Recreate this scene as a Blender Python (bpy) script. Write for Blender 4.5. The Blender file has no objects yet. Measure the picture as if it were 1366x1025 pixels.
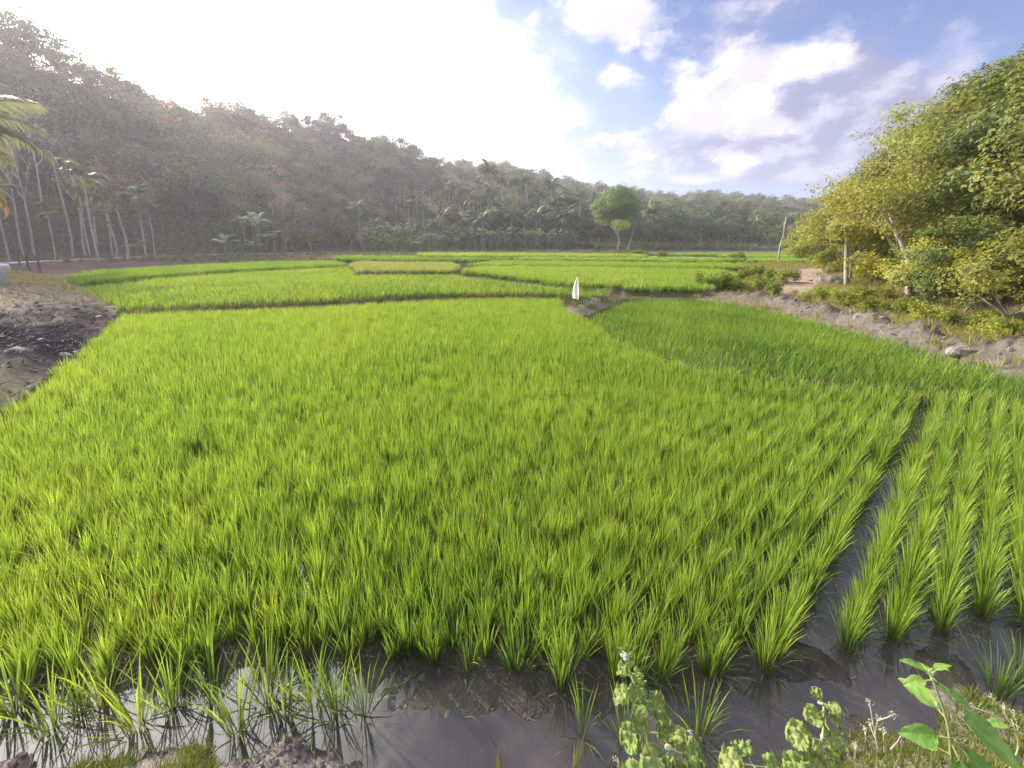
import bpy, math, random
import numpy as np
from math import radians as R, sin, cos, pi

rng = np.random.default_rng(7)
random.seed(7)
scn = bpy.context.scene
COL = scn.collection

# ------------------------------------------------------------------ camera
F_PX, CX, CY, PITCH, CAMZ = 530.0, 683.0, 418.0, R(10), 2.2
cam_d = bpy.data.cameras.new('camera')
cam_d.sensor_width = 36
cam_d.lens = F_PX / 1366 * 36
cam_d.shift_y = (CY - 512.5) / 1366
cam_d.clip_start = 0.05
cam_d.clip_end = 4000
cam = bpy.data.objects.new('camera', cam_d)
cam.location = (0, 0, CAMZ)
cam.rotation_euler = (pi / 2 - PITCH, 0, 0)
COL.objects.link(cam)
scn.camera = cam

# ------------------------------------------------------------------ light
SUN_AZ, SUN_EL = R(-54), R(26)          # azimuth measured from +Y towards +X
SUN_DIR = (sin(SUN_AZ) * cos(SUN_EL), cos(SUN_AZ) * cos(SUN_EL), sin(SUN_EL))
sl = bpy.data.lights.new('sun', 'SUN')
sl.energy = 5.0
sl.angle = R(0.6)
sl.color = (1.0, 0.87, 0.68)
sun = bpy.data.objects.new('sun', sl)
sun.rotation_euler = (pi / 2 - SUN_EL, 0, pi - SUN_AZ)
COL.objects.link(sun)

scn.view_settings.view_transform = 'Standard'
scn.view_settings.look = 'None'
scn.view_settings.gamma = 1
scn.view_settings.use_curve_mapping = False
scn.view_settings.exposure = 0.6
scn.cycles.max_bounces = 6
scn.cycles.diffuse_bounces = 3
scn.cycles.glossy_bounces = 3
scn.cycles.transmission_bounces = 4
scn.cycles.volume_bounces = 1
scn.cycles.transparent_max_bounces = 4
scn.cycles.use_denoising = True

world = bpy.data.worlds.new('World')
scn.world = world
world.use_nodes = True


class NT:
    """tiny node-tree helper"""
    def __init__(s, tree): s.t = tree; s.n = tree.nodes; s.l = tree.links
    def node(s, typ, **kw):
        n = s.n.new(typ)
        for k, v in kw.items(): setattr(n, k, v)
        return n
    def inp(s, sock, v):
        if v is None: return
        if isinstance(v, bpy.types.NodeSocket): s.l.new(v, sock)
        else: sock.default_value = v
    def m(s, op, a, b=None, c=None, clamp=False):
        n = s.node('ShaderNodeMath', operation=op, use_clamp=clamp)
        s.inp(n.inputs[0], a); s.inp(n.inputs[1], b); s.inp(n.inputs[2], c)
        return n.outputs[0]
    def v(s, op, a, b=None):
        n = s.node('ShaderNodeVectorMath', operation=op)
        s.inp(n.inputs[0], a); s.inp(n.inputs[1], b)
        return n.outputs['Value'] if op in ('DOT_PRODUCT', 'LENGTH', 'DISTANCE') else n.outputs[0]
    def mix(s, f, a, b):
        n = s.node('ShaderNodeMix', data_type='RGBA')
        s.inp(n.inputs[0], f); s.inp(n.inputs[6], a); s.inp(n.inputs[7], b)
        return n.outputs[2]
    def ss(s, x, lo, hi, a=0.0, b=1.0):
        n = s.node('ShaderNodeMapRange', interpolation_type='SMOOTHSTEP')
        s.inp(n.inputs[0], x)
        for i, q in enumerate((lo, hi, a, b)): s.inp(n.inputs[i + 1], q)
        return n.outputs[0]
    def noise(s, vec, scale, detail=4, rough=.55, dist=0.0):
        n = s.node('ShaderNodeTexNoise')
        s.inp(n.inputs['Vector'], vec)
        n.inputs['Scale'].default_value = scale
        n.inputs['Detail'].default_value = detail
        n.inputs['Roughness'].default_value = rough
        n.inputs['Distortion'].default_value = dist
        return n.outputs[0]


def build_world():
    T = NT(world.node_tree)
    bg = T.n['Background']
    sky = T.node('ShaderNodeTexSky', sky_type='NISHITA', sun_disc=False)
    sky.sun_elevation = SUN_EL
    sky.sun_rotation = SUN_AZ
    sky.air_density = 1.0
    sky.dust_density = 0.6
    sky.ozone_density = 2.2
    tc = T.node('ShaderNodeTexCoord').outputs['Generated']
    d = T.v('NORMALIZE', tc)
    sep = T.node('ShaderNodeSeparateXYZ'); T.l.new(d, sep.inputs[0])
    x, y, z = sep.outputs
    # gnomonic coordinates of the northern part of the sky (x/y, z/y), where the clouds stand
    yy = T.m('MAXIMUM', y, 0.12)
    gx, gz = T.m('DIVIDE', x, yy), T.m('DIVIDE', z, yy)
    front = T.ss(y, 0.12, 0.35)
    zz = T.m('MAXIMUM', T.m('ADD', z, 0.12), 0.05)
    comb = T.node('ShaderNodeCombineXYZ')
    T.l.new(T.m('DIVIDE', x, zz), comb.inputs[0]); T.l.new(T.m('DIVIDE', y, zz), comb.inputs[1])
    plane = comb.outputs[0]
    dist3 = T.v('MULTIPLY', d, (1, 1, 1.6))
    n1 = T.noise(dist3, 8.5, 8, .60)
    shift = T.v('ADD', dist3, (-.030, .015, .036))
    n2 = T.noise(shift, 8.5, 8, .60)
    fine = T.m('SUBTRACT', n1, .5)

    def gpt(px, py):
        u, a = (CY - py) / F_PX, (px - CX) / F_PX
        Y = cos(PITCH) + sin(PITCH) * u; Z = -sin(PITCH) + cos(PITCH) * u
        return a / Y, Z / Y

    def blob(px, py, rx, ry, amp=1.0):
        cx, cz = gpt(px, py)
        ax, _ = gpt(px + rx, py); _, az = gpt(px, py - ry)
        wx, wz = ax - cx, az - cz
        dx = T.m('MULTIPLY', T.m('SUBTRACT', gx, cx), 1 / wx)
        dz = T.m('MULTIPLY', T.m('SUBTRACT', gz, cz), 1 / wz)
        r2 = T.m('ADD', T.m('MULTIPLY', dx, dx), T.m('MULTIPLY', dz, dz))
        e = T.m('EXPONENT', T.m('MULTIPLY', r2, -1.0))
        return T.m('MULTIPLY', e, amp)

    def field(blobs):
        acc = None
        for b in blobs:
            e = blob(*b)
            acc = e if acc is None else T.m('ADD', acc, e)
        return T.m('MULTIPLY', acc, front)

    grey = field([(1120, 125, 125, 66, 1.15), (960, 62, 100, 26, .55), (1010, 195, 130, 34, .7), (1120, 185, 120, 28, .75),
                  (1200, 150, 110, 45, .6), (900, 205, 75, 22, .6), (1010, 12, 70, 16, .5), (1040, 238, 130, 16, .5), (800, 190, 50, 20, .3),
                  (1260, 40, 60, 30, .35), (860, 40, 50, 40, .4), (930, 130, 40, 40, .35)])
    white = field([(1000, 100, 55, 38, 1.0), (1075, 72, 55, 26, .7), (1120, 80, 40, 16, .35), (930, 160, 42, 30, .8), (1010, 172, 42, 26, .75),
                   (820, 18, 85, 32, 1.0), (845, 55, 40, 22, .6), (820, 100, 24, 15, 1.0), (905, 88, 30, 26, .62), (1045, 168, 34, 12, .5), (1085, 90, 60, 18, .4),
                   (960, 145, 50, 30, .5), (870, 205, 70, 18, .6), (840, 185, 60, 18, .5), (925, 242, 30, 8, .8),
                   (900, 235, 90, 12, .4), (710, 18, 12, 26, .5), (980, 215, 40, 15, .55)])
    gmask = T.ss(T.m('ADD', grey, T.m('MULTIPLY', fine, 1.9)), .12, .88)
    wmask = T.ss(T.m('ADD', white, T.m('MULTIPLY', fine, 1.7)), .24, .85)
    # other clouds elsewhere in the sky
    pn = T.noise(plane, 1.1, 6, .55)
    amask = T.m('MULTIPLY', T.ss(pn, .36, .58), T.m('MAXIMUM', T.m('SUBTRACT', 1.0, front), T.ss(z, .50, .66)))
    amask = T.m('MULTIPLY', amask, T.ss(z, 0.0, .12))
    lit = T.ss(T.m('SUBTRACT', n1, n2), -.07, .13)
    # bright veil of thin cloud round the sun
    gl = T.v('DOT_PRODUCT', d, SUN_DIR)
    ang = T.m('ARCCOSINE', T.m('MINIMUM', gl, .99999))
    slow = T.noise(d, 2.2, 3, .5)
    angn = T.m('ADD', ang, T.m('MULTIPLY', T.m('SUBTRACT', slow, .5), .32))
    angn = T.m('ADD', angn, T.m('MULTIPLY', fine, .05))
    sheet = T.m('ADD', blob(330, 230, 460, 330), T.m('MULTIPLY', T.m('SUBTRACT', slow, .5), .30))
    sheet = T.m('MULTIPLY', T.m('ADD', sheet, T.m('MULTIPLY', fine, .22)), front)
    veil = T.m('MAXIMUM', T.ss(sheet, .32, .46), T.ss(angn, .80, .55))
    soft = T.m('MAXIMUM', T.ss(sheet, .12, .40), T.ss(angn, 1.05, .6))
    low = T.m('MULTIPLY', T.ss(z, .26, .02), T.ss(ang, 1.35, .75))
    core = T.ss(ang, .95, .10)

    def C(r, g, b):                      # cloud radiance for a given displayed (linear) colour
        q = 1 / WORLD_K / 2 ** scn.view_settings.exposure
        return (r * q, g * q, b * q, 1)
    base = T.v('MULTIPLY', sky.outputs[0], SKY_TINT)
    base = T.mix(T.m('MULTIPLY', soft, .55), base, C(.72, .90, 1.05))
    gcol = T.mix(lit, C(.38, .37, .57), C(.84, .80, .95))
    wcol = T.mix(lit, C(.88, .86, .98), C(1.25, 1.22, 1.22))
    acol = T.mix(lit, C(.70, .68, .80), C(1.5, 1.45, 1.5))
    c = T.mix(T.m('MULTIPLY', gmask, .80), base, gcol)
    c = T.mix(T.m('MULTIPLY', amask, .8), c, acol)
    c = T.mix(wmask, c, wcol)
    c = T.mix(low, c, C(1.0, .99, .99))
    c = T.mix(veil, c, T.mix(core, C(1.35, 1.32, 1.30), C(9.0, 8.8, 8.5)))
    T.l.new(c, bg.inputs[0])
    bg.inputs[1].default_value = WORLD_K


WORLD_K = 0.10
SKY_TINT = (.78, .90, 1.25)
build_world()

# ------------------------------------------------------------------ maths helpers
def ray(px, py):
    u, a = (CY - py) / F_PX, (px - CX) / F_PX
    return a, cos(PITCH) + sin(PITCH) * u, -sin(PITCH) + cos(PITCH) * u

def at_z(px, py, z):
    a, Y, Z = ray(px, py)
    t = (z - CAMZ) / Z
    return a * t, Y * t

def at_y(px, py, Y0):
    a, Y, Z = ray(px, py)
    return a * Y0 / Y, Y0, CAMZ + Z * Y0 / Y

_lat = rng.random((256, 256))
def vnoise(x, y):
    xi, yi = np.floor(x).astype(int), np.floor(y).astype(int)
    fx, fy = x - xi, y - yi
    fx, fy = fx * fx * (3 - 2 * fx), fy * fy * (3 - 2 * fy)
    g = lambda a, b: _lat[a & 255, b & 255]
    return (g(xi, yi) * (1 - fx) + g(xi + 1, yi) * fx) * (1 - fy) + (g(xi, yi + 1) * (1 - fx) + g(xi + 1, yi + 1) * fx) * fy

def fbm(x, y, f=1.0, o=4, gain=.5):
    s, a, t = 0, 1.0, 0
    for k in range(o):
        s = s + a * (vnoise(x * f + 17.3 * k, y * f + 9.1 * k) - .5); t += a; a *= gain; f *= 2.03
    return s / t * 2

def sstep(t):
    t = np.clip(t, 0, 1); return t * t * (3 - 2 * t)

def inside(X, Y, poly):
    P = np.asarray(poly); r = np.zeros(np.shape(X), bool)
    j = len(P) - 1
    for i in range(len(P)):
        xi, yi = P[i]; xj, yj = P[j]
        c = ((yi > Y) != (yj > Y)) & (X < (xj - xi) * (Y - yi) / (yj - yi + 1e-12) + xi)
        r ^= c; j = i
    return r

def pdist(X, Y, line, closed=False):
    P = np.asarray(line, float); d = np.full(np.shape(X), 1e9)
    n = len(P)
    for i in range(n if closed else n - 1):
        a, b = P[i], P[(i + 1) % n]; v = b - a
        t = np.clip(((X - a[0]) * v[0] + (Y - a[1]) * v[1]) / (v @ v + 1e-9), 0, 1)
        d = np.minimum(d, np.hypot(X - a[0] - t * v[0], Y - a[1] - t * v[1]))
    return d

def pxpoly(pts, z): return [at_z(px, py, z) for px, py in pts]

# ------------------------------------------------------------------ layout of the paddies (rice tops seen at these pixels)
RH = .32
front_edge = [at_z(px, py + 6, 0) for px, py in [(-700, 1010), (-200, 930), (0, 905), (100, 905), (230, 893), (330, 885), (430, 885), (530, 882), (575, 886),
              (622, 905), (667, 905), (757, 912), (876, 905), (949, 898), (1006, 903), (1064, 893), (1157, 880), (1204, 878), (1264, 862), (1366, 848), (1700, 830)]]
P1 = front_edge + pxpoly([(2300, 640), (1700, 552), (1366, 520), (1100, 498), (905, 474), (835, 449), (776, 417), (752, 406), (748, 395),
                          (680, 394), (560, 397), (420, 405), (300, 409), (165, 414), (90, 470), (0, 540), (-300, 660), (-800, 850)], RH)
P2 = pxpoly([(787, 421), (806, 408), (830, 399), (880, 394), (960, 396), (1060, 414), (1200, 447), (1366, 491), (1700, 572), (1690, 590),
             (1366, 516), (1100, 494), (908, 470), (840, 446)], .31)
P3 = pxpoly([(162, 404), (300, 397.5), (420, 393), (560, 386), (700, 384), (775, 388), (800, 390), (830, 379), (742, 378), (620, 367),
             (606, 363), (475, 363), (466, 354), (350, 353), (150, 370), (96, 376)], RH + .16)
P3b = pxpoly([(616, 358), (682, 364), (750, 373), (850, 377.5), (950, 378), (975, 368), (984, 362), (960, 357), (800, 354), (640, 352.5)], RH + .34)
P4 = pxpoly([(85, 369), (110, 373), (200, 364), (300, 357.5), (462, 350.5), (455, 346.5), (350, 347.5), (200, 354.5), (120, 359)], RH + .34)
P5 = pxpoly([(474, 357.5), (604, 357.5), (610, 351), (600, 347.5), (478, 346.5), (468, 350)], RH + .40)
P6 = pxpoly([(622, 350.3), (820, 351.6), (985, 353.5), (1000, 351), (960, 347.6), (800, 346.2), (665, 345.6)], RH + .48)
P7 = pxpoly([(690, 343.6), (960, 345.2), (990, 343), (700, 341)], RH + .66)
P8 = pxpoly([(450, 343.5), (560, 344.5), (655, 344.2), (690, 342.5), (700, 340.8), (450, 339.8)], RH + .62)
P9 = pxpoly([(560, 339.2), (700, 339.6), (860, 340.6), (860, 338), (700, 336.4), (560, 336.4)], RH + .8)
far_strips = [pxpoly([(a, y0), (b, y0 + .5), (b, y1 + .3), (a, y1)], RH + lv) for a, b, y0, y1, lv in
              [(985, 1090, 349.5, 346.8, .05), (975, 1090, 345.2, 343.4, .12), (960, 1090, 341.8, 340.4, .2), (880, 1090, 339.2, 338.2, .3),
               (870, 1090, 336.9, 336.2, .4)]]
ROWDIR = np.array([.775, .632]); ROWN = np.array([-.632, .775])

bank_left = [(-16, 1.5), (-9.6, 3.6)] + pxpoly([(0, 536), (60, 492), (100, 462), (150, 415), (158, 408)], .27) + \
            pxpoly([(128, 392), (95, 376)], .25) + pxpoly([(74, 365), (0, 358)], .5) + [(-60, 25)]
bank_left_poly = bank_left + [(-120, 25), (-120, 1.5)]
bank_right = pxpoly([(965, 392), (1040, 402), (1100, 415), (1200, 440), (1290, 460), (1366, 475), (1600, 530), (2000, 620)], .3)
gully = pxpoly([(766, 414), (790, 404), (806, 398), (824, 386), (850, 383), (900, 385), (950, 385), (985, 381)], .2)
foot_right = pxpoly([(2200, 640), (1600, 490), (1366, 430), (1250, 403), (1130, 373), (1075, 352)], .35) + [(37, 50), (60, 72), (120, 100)]
foot_right_poly = foot_right + [(260, 100), (260, 0)]
near_bank = np.array([(-9, 1.6), (-3.0, 1.45), (-2.2, 1.33), (-1.7, 1.32), (-1.35, 1.40), (-1.0, 1.40), (-.85, 1.30), (-.66, 1.22), (-.44, 1.09), (-.2, .95), (.1, .85),
                      (.55, .9), (.78, 1.12), (1.0, 1.22), (1.35, 1.30), (1.7, 1.42), (2.2, 1.52), (3, 1.5), (9, 1.5)])

HT = np.array([  # px of skyline, foot distance, ridge distance, skyline y in the photo, tree height on the ridge
    (-900, 45, 85, -300, 8), (-300, 50, 90, -80, 8), (0, 55, 96, 22, 8), (100, 60, 108, 72, 7), (200, 64, 128, 128, 7), (300, 68, 145, 150, 6), (342, 70, 152, 155, 7),
    (400, 76, 165, 163, 7), (450, 82, 180, 158, 8), (500, 86, 190, 178, 8), (560, 92, 205, 200, 8), (620, 96, 225, 217, 8), (684, 100, 250, 224, 8), (740, 102, 270, 237, 8), (800, 105, 290, 248, 8),
    (850, 107, 310, 257, 8), (900, 108, 330, 263, 8), (940, 109, 335, 256, 8), (1000, 110, 350, 264, 8), (1070, 110, 360, 268, 8), (1366, 110, 380, 272, 8), (2300, 110, 380, 275, 8)], float)
_sk = [ray(p, q) for p, q in zip(HT[:, 0], HT[:, 3])]
HT_S = np.array([a / Y for a, Y, Z in _sk])
HT_Z = np.array([CAMZ + Z / Y * yr for (a, Y, Z), yr in zip(_sk, HT[:, 2])]) - HT[:, 4]

def hill_t(X, Y):
    s = X / np.maximum(Y, .3)
    yb, yr = np.interp(s, HT_S, HT[:, 1]), np.interp(s, HT_S, HT[:, 2])
    return s, (Y - yb) / (yr - yb)

def terrain(X, Y, detail=True):
    X = np.asarray(X, float); Y = np.asarray(Y, float)
    z = .13 + .003 * np.maximum(Y - 14, 0)
    z = z + np.where(Y > 3, .03 * fbm(X, Y, 2.3, 3), 0)
    kind = np.zeros(np.shape(X))           # 0 dry soil
    far = (Y > 14)
    for P, lv in ((P3, .16), (P3b, .34), (P4, .34), (P5, .40), (P6, .48), (P7, .66), (P8, .62), (P9, .8)):
        m = inside(X, Y, P); z = np.where(m, lv, z); kind = np.where(m, 1, kind)
    # low dark flooded terraces far right
    m = inside(X, Y, pxpoly([(860, 339), (1100, 352), (1100, 334.5), (860, 335)], .3)); kind = np.where(m, 1, kind)
    # main paddy, its channel and the field beside it: mud under a film of water
    yb = np.interp(X, near_bank[:, 0], near_bank[:, 1])
    m1 = (inside(X, Y, P1) | inside(X, Y, P2) | ((Y < 1.98) & (np.abs(X) < 9)))
    mud = -.035 + .03 * fbm(X, Y, 3.1, 3) + .018 * fbm(X, Y, 14, 3)
    shelf = np.exp(-((X - .05) / .85) ** 4) * np.exp(-((Y - 1.66 + .05 * X) / .17) ** 2)
    shelf = shelf + .95 * np.exp(-((X - 1.75) / .95) ** 4) * np.exp(-((Y - 1.74) / .12) ** 2) + .95 * np.exp(-((X + 1.9) / 1.1) ** 4) * np.exp(-((Y - 1.69) / .14) ** 2)
    mud = mud + .05 * sstep((1.0 - (X - .70 * Y)) / 1.3) * sstep((Y - np.interp(X, [q[0] for q in front_edge], [q[1] for q in front_edge]) + .02) / .12)
    mud = mud + .045 * shelf + shelf * (.05 * fbm(X, Y, 5, 4, .5) + .014 * fbm(X, Y, 21, 3, .6))
    z = np.where(m1, mud, z); kind = np.where(m1, 1, kind)
    # near bank
    nb = sstep((yb + .19 + .16 * fbm(X, Y, 3.3, 4, .6) - Y) / .5) * (Y < 2.0)
    z = np.where(Y < 2.0, z * (1 - nb) + nb * (.19 + .06 * fbm(X, Y, 6, 4, .6) + .03 * fbm(X, Y, 24, 3, .6)), z)
    kind = np.where(nb > .22, 2, kind)
    # left bank
    ml = inside(X, Y, bank_left_poly); dl = pdist(X, Y, bank_left)
    lb = np.where(ml, sstep(dl / 5.0) * .75 + sstep(dl / .5) * .22 + (.16 * fbm(X, Y, .9, 4) + .09 * fbm(X, Y, 3.5, 4, .65)) * sstep(dl / .8), 0)
    lb = lb * sstep((32 - Y) / 8)
    z = z + lb; kind = np.where(ml & (Y < 31), 3, kind)
    # right bank and the ground behind it
    dr = pdist(X, Y, bank_right)
    rb = np.exp(-(dr / .5) ** 2) * (.36 + .34 * fbm(X, Y, 1.8, 5, .62)) * sstep((X - 7.2) / 1.6)
    z = z + rb; kind = np.where((dr < .85) & (X > 7.4), 4, kind)
    beyond = (X > 7) & (Y < 60) & ~inside(X, Y, P1) & ~inside(X, Y, P2) & (dr >= .85) & ~inside(X, Y, P3b) & ~inside(X, Y, P6)
    kind = np.where(beyond & (kind == 0), 5, kind)
    dg = pdist(X, Y, gully)
    z = z + np.exp(-(dg / .42) ** 2) * (.10 + .12 * fbm(X, Y, 2.5, 4)) ; kind = np.where((dg < .6), 4, kind)
    # right hill
    mr = inside(X, Y, foot_right_poly); dh = pdist(X, Y, foot_right)
    hr = np.where(mr, (5.8 + 1.9 * sstep((Y - 12) / 14)) * (1 - .75 * sstep((Y - 42) / 22)) * sstep(dh / 9.5) + .5 * fbm(X, Y, .15, 3) * sstep(dh / 6), 0)
    z = z + hr; kind = np.where(mr & (dh > 1.0), 6, kind)
    # valley sides
    s, t = hill_t(X, Y)
    zr = np.interp(s, HT_S, HT_Z)
    prof = np.where(t < 1, np.clip(t, 0, 1) ** 1.12, 1 - .25 * sstep((t - 1) / 1.5))
    hz = np.where(t > 0, zr * prof + sstep(t * 3) * sstep((1.0 - np.abs(t - .5)) * 1.2) * 2.2 * fbm(X, Y, .035, 4), 0)
    z = np.where(mr, np.maximum(z, hz), z + hz); kind = np.where((t > .0) & ~(mr & (hr > hz)), 7, kind)
    return z, kind

def tz(x, y): return float(terrain(np.array([x]), np.array([y]))[0][0])

# ------------------------------------------------------------------ mesh helpers
class MB:
    def __init__(s): s.v = []; s.f = []; s.t = []; s.k = 0; s.mi = []; s.cur = 0
    def add(s, v, f, t=0.0):
        v = np.asarray(v, float).reshape(-1, 3)
        s.v.append(v); s.f.append([tuple(int(i) + s.k for i in q) for q in f])
        s.t.append(np.broadcast_to(np.asarray(t, float), (len(v),)).copy()); s.k += len(v); s.mi += [s.cur] * len(f); return s
    def mesh(s, name, mat, smooth=False):
        v = np.concatenate(s.v); f = [q for g in s.f for q in g]
        me = bpy.data.meshes.new(name)
        me.from_pydata(v.tolist(), [], f)
        a = me.attributes.new('tint', 'FLOAT', 'POINT'); a.data.foreach_set('value', np.concatenate(s.t).astype(np.float32))
        if smooth: me.polygons.foreach_set('use_smooth', [True] * len(f))
        for m_ in (mat if isinstance(mat, (list, tuple)) else [mat]): me.materials.append(m_)
        if any(s.mi): me.polygons.foreach_set('material_index', s.mi)
        me.update(); return me

def link(name, me, parent=None, loc=None, **props):
    o = bpy.data.objects.new(name, me); COL.objects.link(o)
    if parent: o.parent = parent
    if loc is not None: o.location = loc
    for k, v in props.items(): o[k] = v
    return o

def thing(name, label, cat, loc=(0, 0, 0), rz=0.0, group=None, scale=1.0):
    o = link(name, None, None, loc); o.rotation_euler = (0, 0, rz); o.scale = (scale,) * 3
    o['label'] = label; o['category'] = cat
    if group: o['group'] = group
    return o

def tag(o, label, cat, group=None):
    o['label'] = label; o['category'] = cat
    if group: o['group'] = group
    return o

def copy_thing(src, loc, rz, scale, label, group):
    c = src.copy(); COL.objects.link(c); c.location = loc; c.rotation_euler = (0, 0, rz); c.scale = (scale,) * 3
    c['label'] = label
    if group: c['group'] = group
    for ch in src.children:
        d = ch.copy(); COL.objects.link(d); d.parent = c
        for g in ch.children:
            e = g.copy(); COL.objects.link(e); e.parent = d
    return c

def tube(mb, pts, rads, n=6, t=0.0, cap=True):
    pts = np.asarray(pts, float); m = len(pts)
    rads = np.broadcast_to(rads, (m,))
    tan = np.gradient(pts, axis=0); tan /= np.linalg.norm(tan, axis=1)[:, None] + 1e-9
    ref = np.array([1., 0, 0]) if abs(tan[0][0]) < .8 else np.array([0, 1., 0])
    V = []
    for i in range(m):
        a = np.cross(tan[i], ref); a /= np.linalg.norm(a) + 1e-9; b = np.cross(tan[i], a)
        for k in range(n):
            th = 2 * pi * k / n; V.append(pts[i] + rads[i] * (cos(th) * a + sin(th) * b))
    Fc = [(i * n + k, i * n + (k + 1) % n, (i + 1) * n + (k + 1) % n, (i + 1) * n + k) for i in range(m - 1) for k in range(n)]
    if cap: Fc += [tuple(range((m - 1) * n, m * n))]
    mb.add(V, Fc, t)

def unit(v): return v / (np.linalg.norm(v, axis=-1, keepdims=True) + 1e-9)

def leaves(mb, c, size, r, up=.5, aspect=.55, fold=.12, out=None):
    """leaf faces (rhombs) centred at c (n,3); tint random per leaf"""
    n = len(c); size = np.broadcast_to(size, (n,))
    nrm = unit((r.normal(size=(n, 3)) if out is None else out * 1.5 + r.normal(size=(n, 3)) * .55) + np.array([0, 0, up * (2 if out is None else 1)]))
    d = unit(np.cross(nrm, r.normal(size=(n, 3)))); e = np.cross(nrm, d)
    L, W = size[:, None] * .5, size[:, None] * aspect * .5
    drop = np.array([0, 0, -1.]) * size[:, None] * fold
    V = np.stack([c - d * L, c + e * W - drop * .6, c + d * L + drop, c - e * W - drop * .6], 1).reshape(-1, 3)
    Fc = (np.arange(n)[:, None] * 4 + np.arange(4)).tolist()
    mb.add(V, Fc, np.repeat(r.random(n), 4))

# ------------------------------------------------------------------ materials
def mat(name):
    m_ = bpy.data.materials.new(name); m_.use_nodes = True
    T = NT(m_.node_tree); T.n.clear()
    out = T.node('ShaderNodeOutputMaterial')
    return m_, T, out

def foliage(name, cols, trans=.4, rough=.5, spec=.25, hue=.03, val=.35, patch=0.0, patchcol=None, pscale=.35, tfac=1.2, bump=0):
    """leaf material: tint attribute picks among the colours, each plant varies as a whole"""
    m_, T, out = mat(name)
    at = T.node('ShaderNodeAttribute', attribute_name='tint').outputs['Fac']
    ramp = T.node('ShaderNodeValToRGB'); el = ramp.color_ramp.elements
    while len(el) < len(cols): el.new(.5)
    for i, c in enumerate(cols):
        el[i].position = i / (len(cols) - 1) if len(cols) > 1 else 0; el[i].color = (*c, 1)
    T.l.new(at, ramp.inputs[0])
    col = ramp.outputs[0]
    rnd = T.node('ShaderNodeObjectInfo').outputs['Random']
    if patchcol:
        geo = T.node('ShaderNodeNewGeometry').outputs['Position']
        pn = T.ss(T.noise(geo, pscale, 3, .6), .38, .66)
        col = T.mix(T.m('MULTIPLY', pn, patch), col, (*patchcol, 1))
    hs = T.node('ShaderNodeHueSaturation'); T.l.new(col, hs.inputs['Color'])
    T.l.new(T.m('MULTIPLY_ADD', rnd, hue * 2, .5 - hue), hs.inputs['Hue'])
    r2 = T.m('FRACT', T.m('MULTIPLY', rnd, 37.7))
    T.l.new(T.m('MULTIPLY_ADD', r2, val * 2, 1 - val), hs.inputs['Value'])
    col = hs.outputs[0]
    p = T.node('ShaderNodeBsdfPrincipled')
    T.l.new(col, p.inputs['Base Color']); p.inputs['Roughness'].default_value = rough
    p.inputs['Specular IOR Level'].default_value = spec
    if bump:
        bn = T.node('ShaderNodeBump'); bn.inputs['Strength'].default_value = .9; bn.inputs['Distance'].default_value = .004
        T.l.new(T.noise(T.node('ShaderNodeTexCoord').outputs['Object'], bump, 3, .6), bn.inputs['Height']); T.l.new(bn.outputs[0], p.inputs['Normal'])
    tr = T.node('ShaderNodeBsdfTranslucent')
    tc = T.v('MULTIPLY', col, (1.15 * tfac, 1.1 * tfac, .7 * tfac)); T.l.new(tc, tr.inputs[0])
    mx = T.node('ShaderNodeMixShader'); mx.inputs[0].default_value = trans
    T.l.new(p.outputs[0], mx.inputs[1]); T.l.new(tr.outputs[0], mx.inputs[2]); T.l.new(mx.outputs[0], out.inputs[0])
    return m_

def solid(name, c1, c2=None, scale=3.0, rough=.85, bump=.3, spec=.2, coord='Object', stretch=(1, 1, 1)):
    m_, T, out = mat(name)
    tc = T.node('ShaderNodeTexCoord').outputs[coord]
    v = T.v('MULTIPLY', tc, stretch)
    n = T.noise(v, scale, 6, .65)
    col = T.mix(T.ss(n, .35, .65), (*c1, 1), (*(c2 or c1), 1))
    p = T.node('ShaderNodeBsdfPrincipled'); T.l.new(col, p.inputs['Base Color'])
    p.inputs['Roughness'].default_value = rough; p.inputs['Specular IOR Level'].default_value = spec
    b = T.node('ShaderNodeBump'); b.inputs['Strength'].default_value = bump; b.inputs['Distance'].default_value = .05
    T.l.new(n, b.inputs['Height']); T.l.new(b.outputs[0], p.inputs['Normal'])
    T.l.new(p.outputs[0], out.inputs[0]); return m_

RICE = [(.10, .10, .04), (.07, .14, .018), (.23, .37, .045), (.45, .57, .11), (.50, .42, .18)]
M_rice = foliage('rice_leaf', RICE, .42, .42, .35, .009, .16, .35, (.42, .50, .08), .3)
M_rice2 = foliage('rice_leaf_dark', [(.09, .09, .04), (.06, .13, .018), (.15, .28, .03), (.30, .43, .06), (.42, .38, .15)], .40, .45, .3, .01, .12, .5, (.30, .42, .05), .5)
M_rice_y = foliage('rice_leaf_yellow', [(.14, .15, .06), (.15, .23, .045), (.28, .39, .07), (.44, .53, .11), (.50, .45, .2)], .42, .5, .3, .012, .12, .6, (.22, .38, .03), .15)
M_straw = foliage('olive_rice', [(.22, .22, .08), (.26, .30, .09), (.40, .44, .13), (.52, .50, .2)], .35, .6, .2, .012, .15)
M_tuft = foliage('bund_grass', [(.09, .10, .04), (.06, .10, .025), (.09, .15, .03), (.15, .20, .05)], .35, .6, .2, .02, .25, .5, (.30, .26, .12), .6)
M_dry = foliage('dry_grass', [(.28, .24, .15), (.34, .30, .18), (.42, .37, .24), (.26, .27, .12)], .25, .8, .1, .015, .25)
M_bark = solid('bark', (.11, .09, .075), (.20, .17, .14), 6, .9, .5, .15, stretch=(1, 1, .3))
M_palebark = solid('pale_bark', (.30, .27, .24), (.48, .44, .39), 7, .85, .4, .15, stretch=(1, 1, .4))
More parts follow.
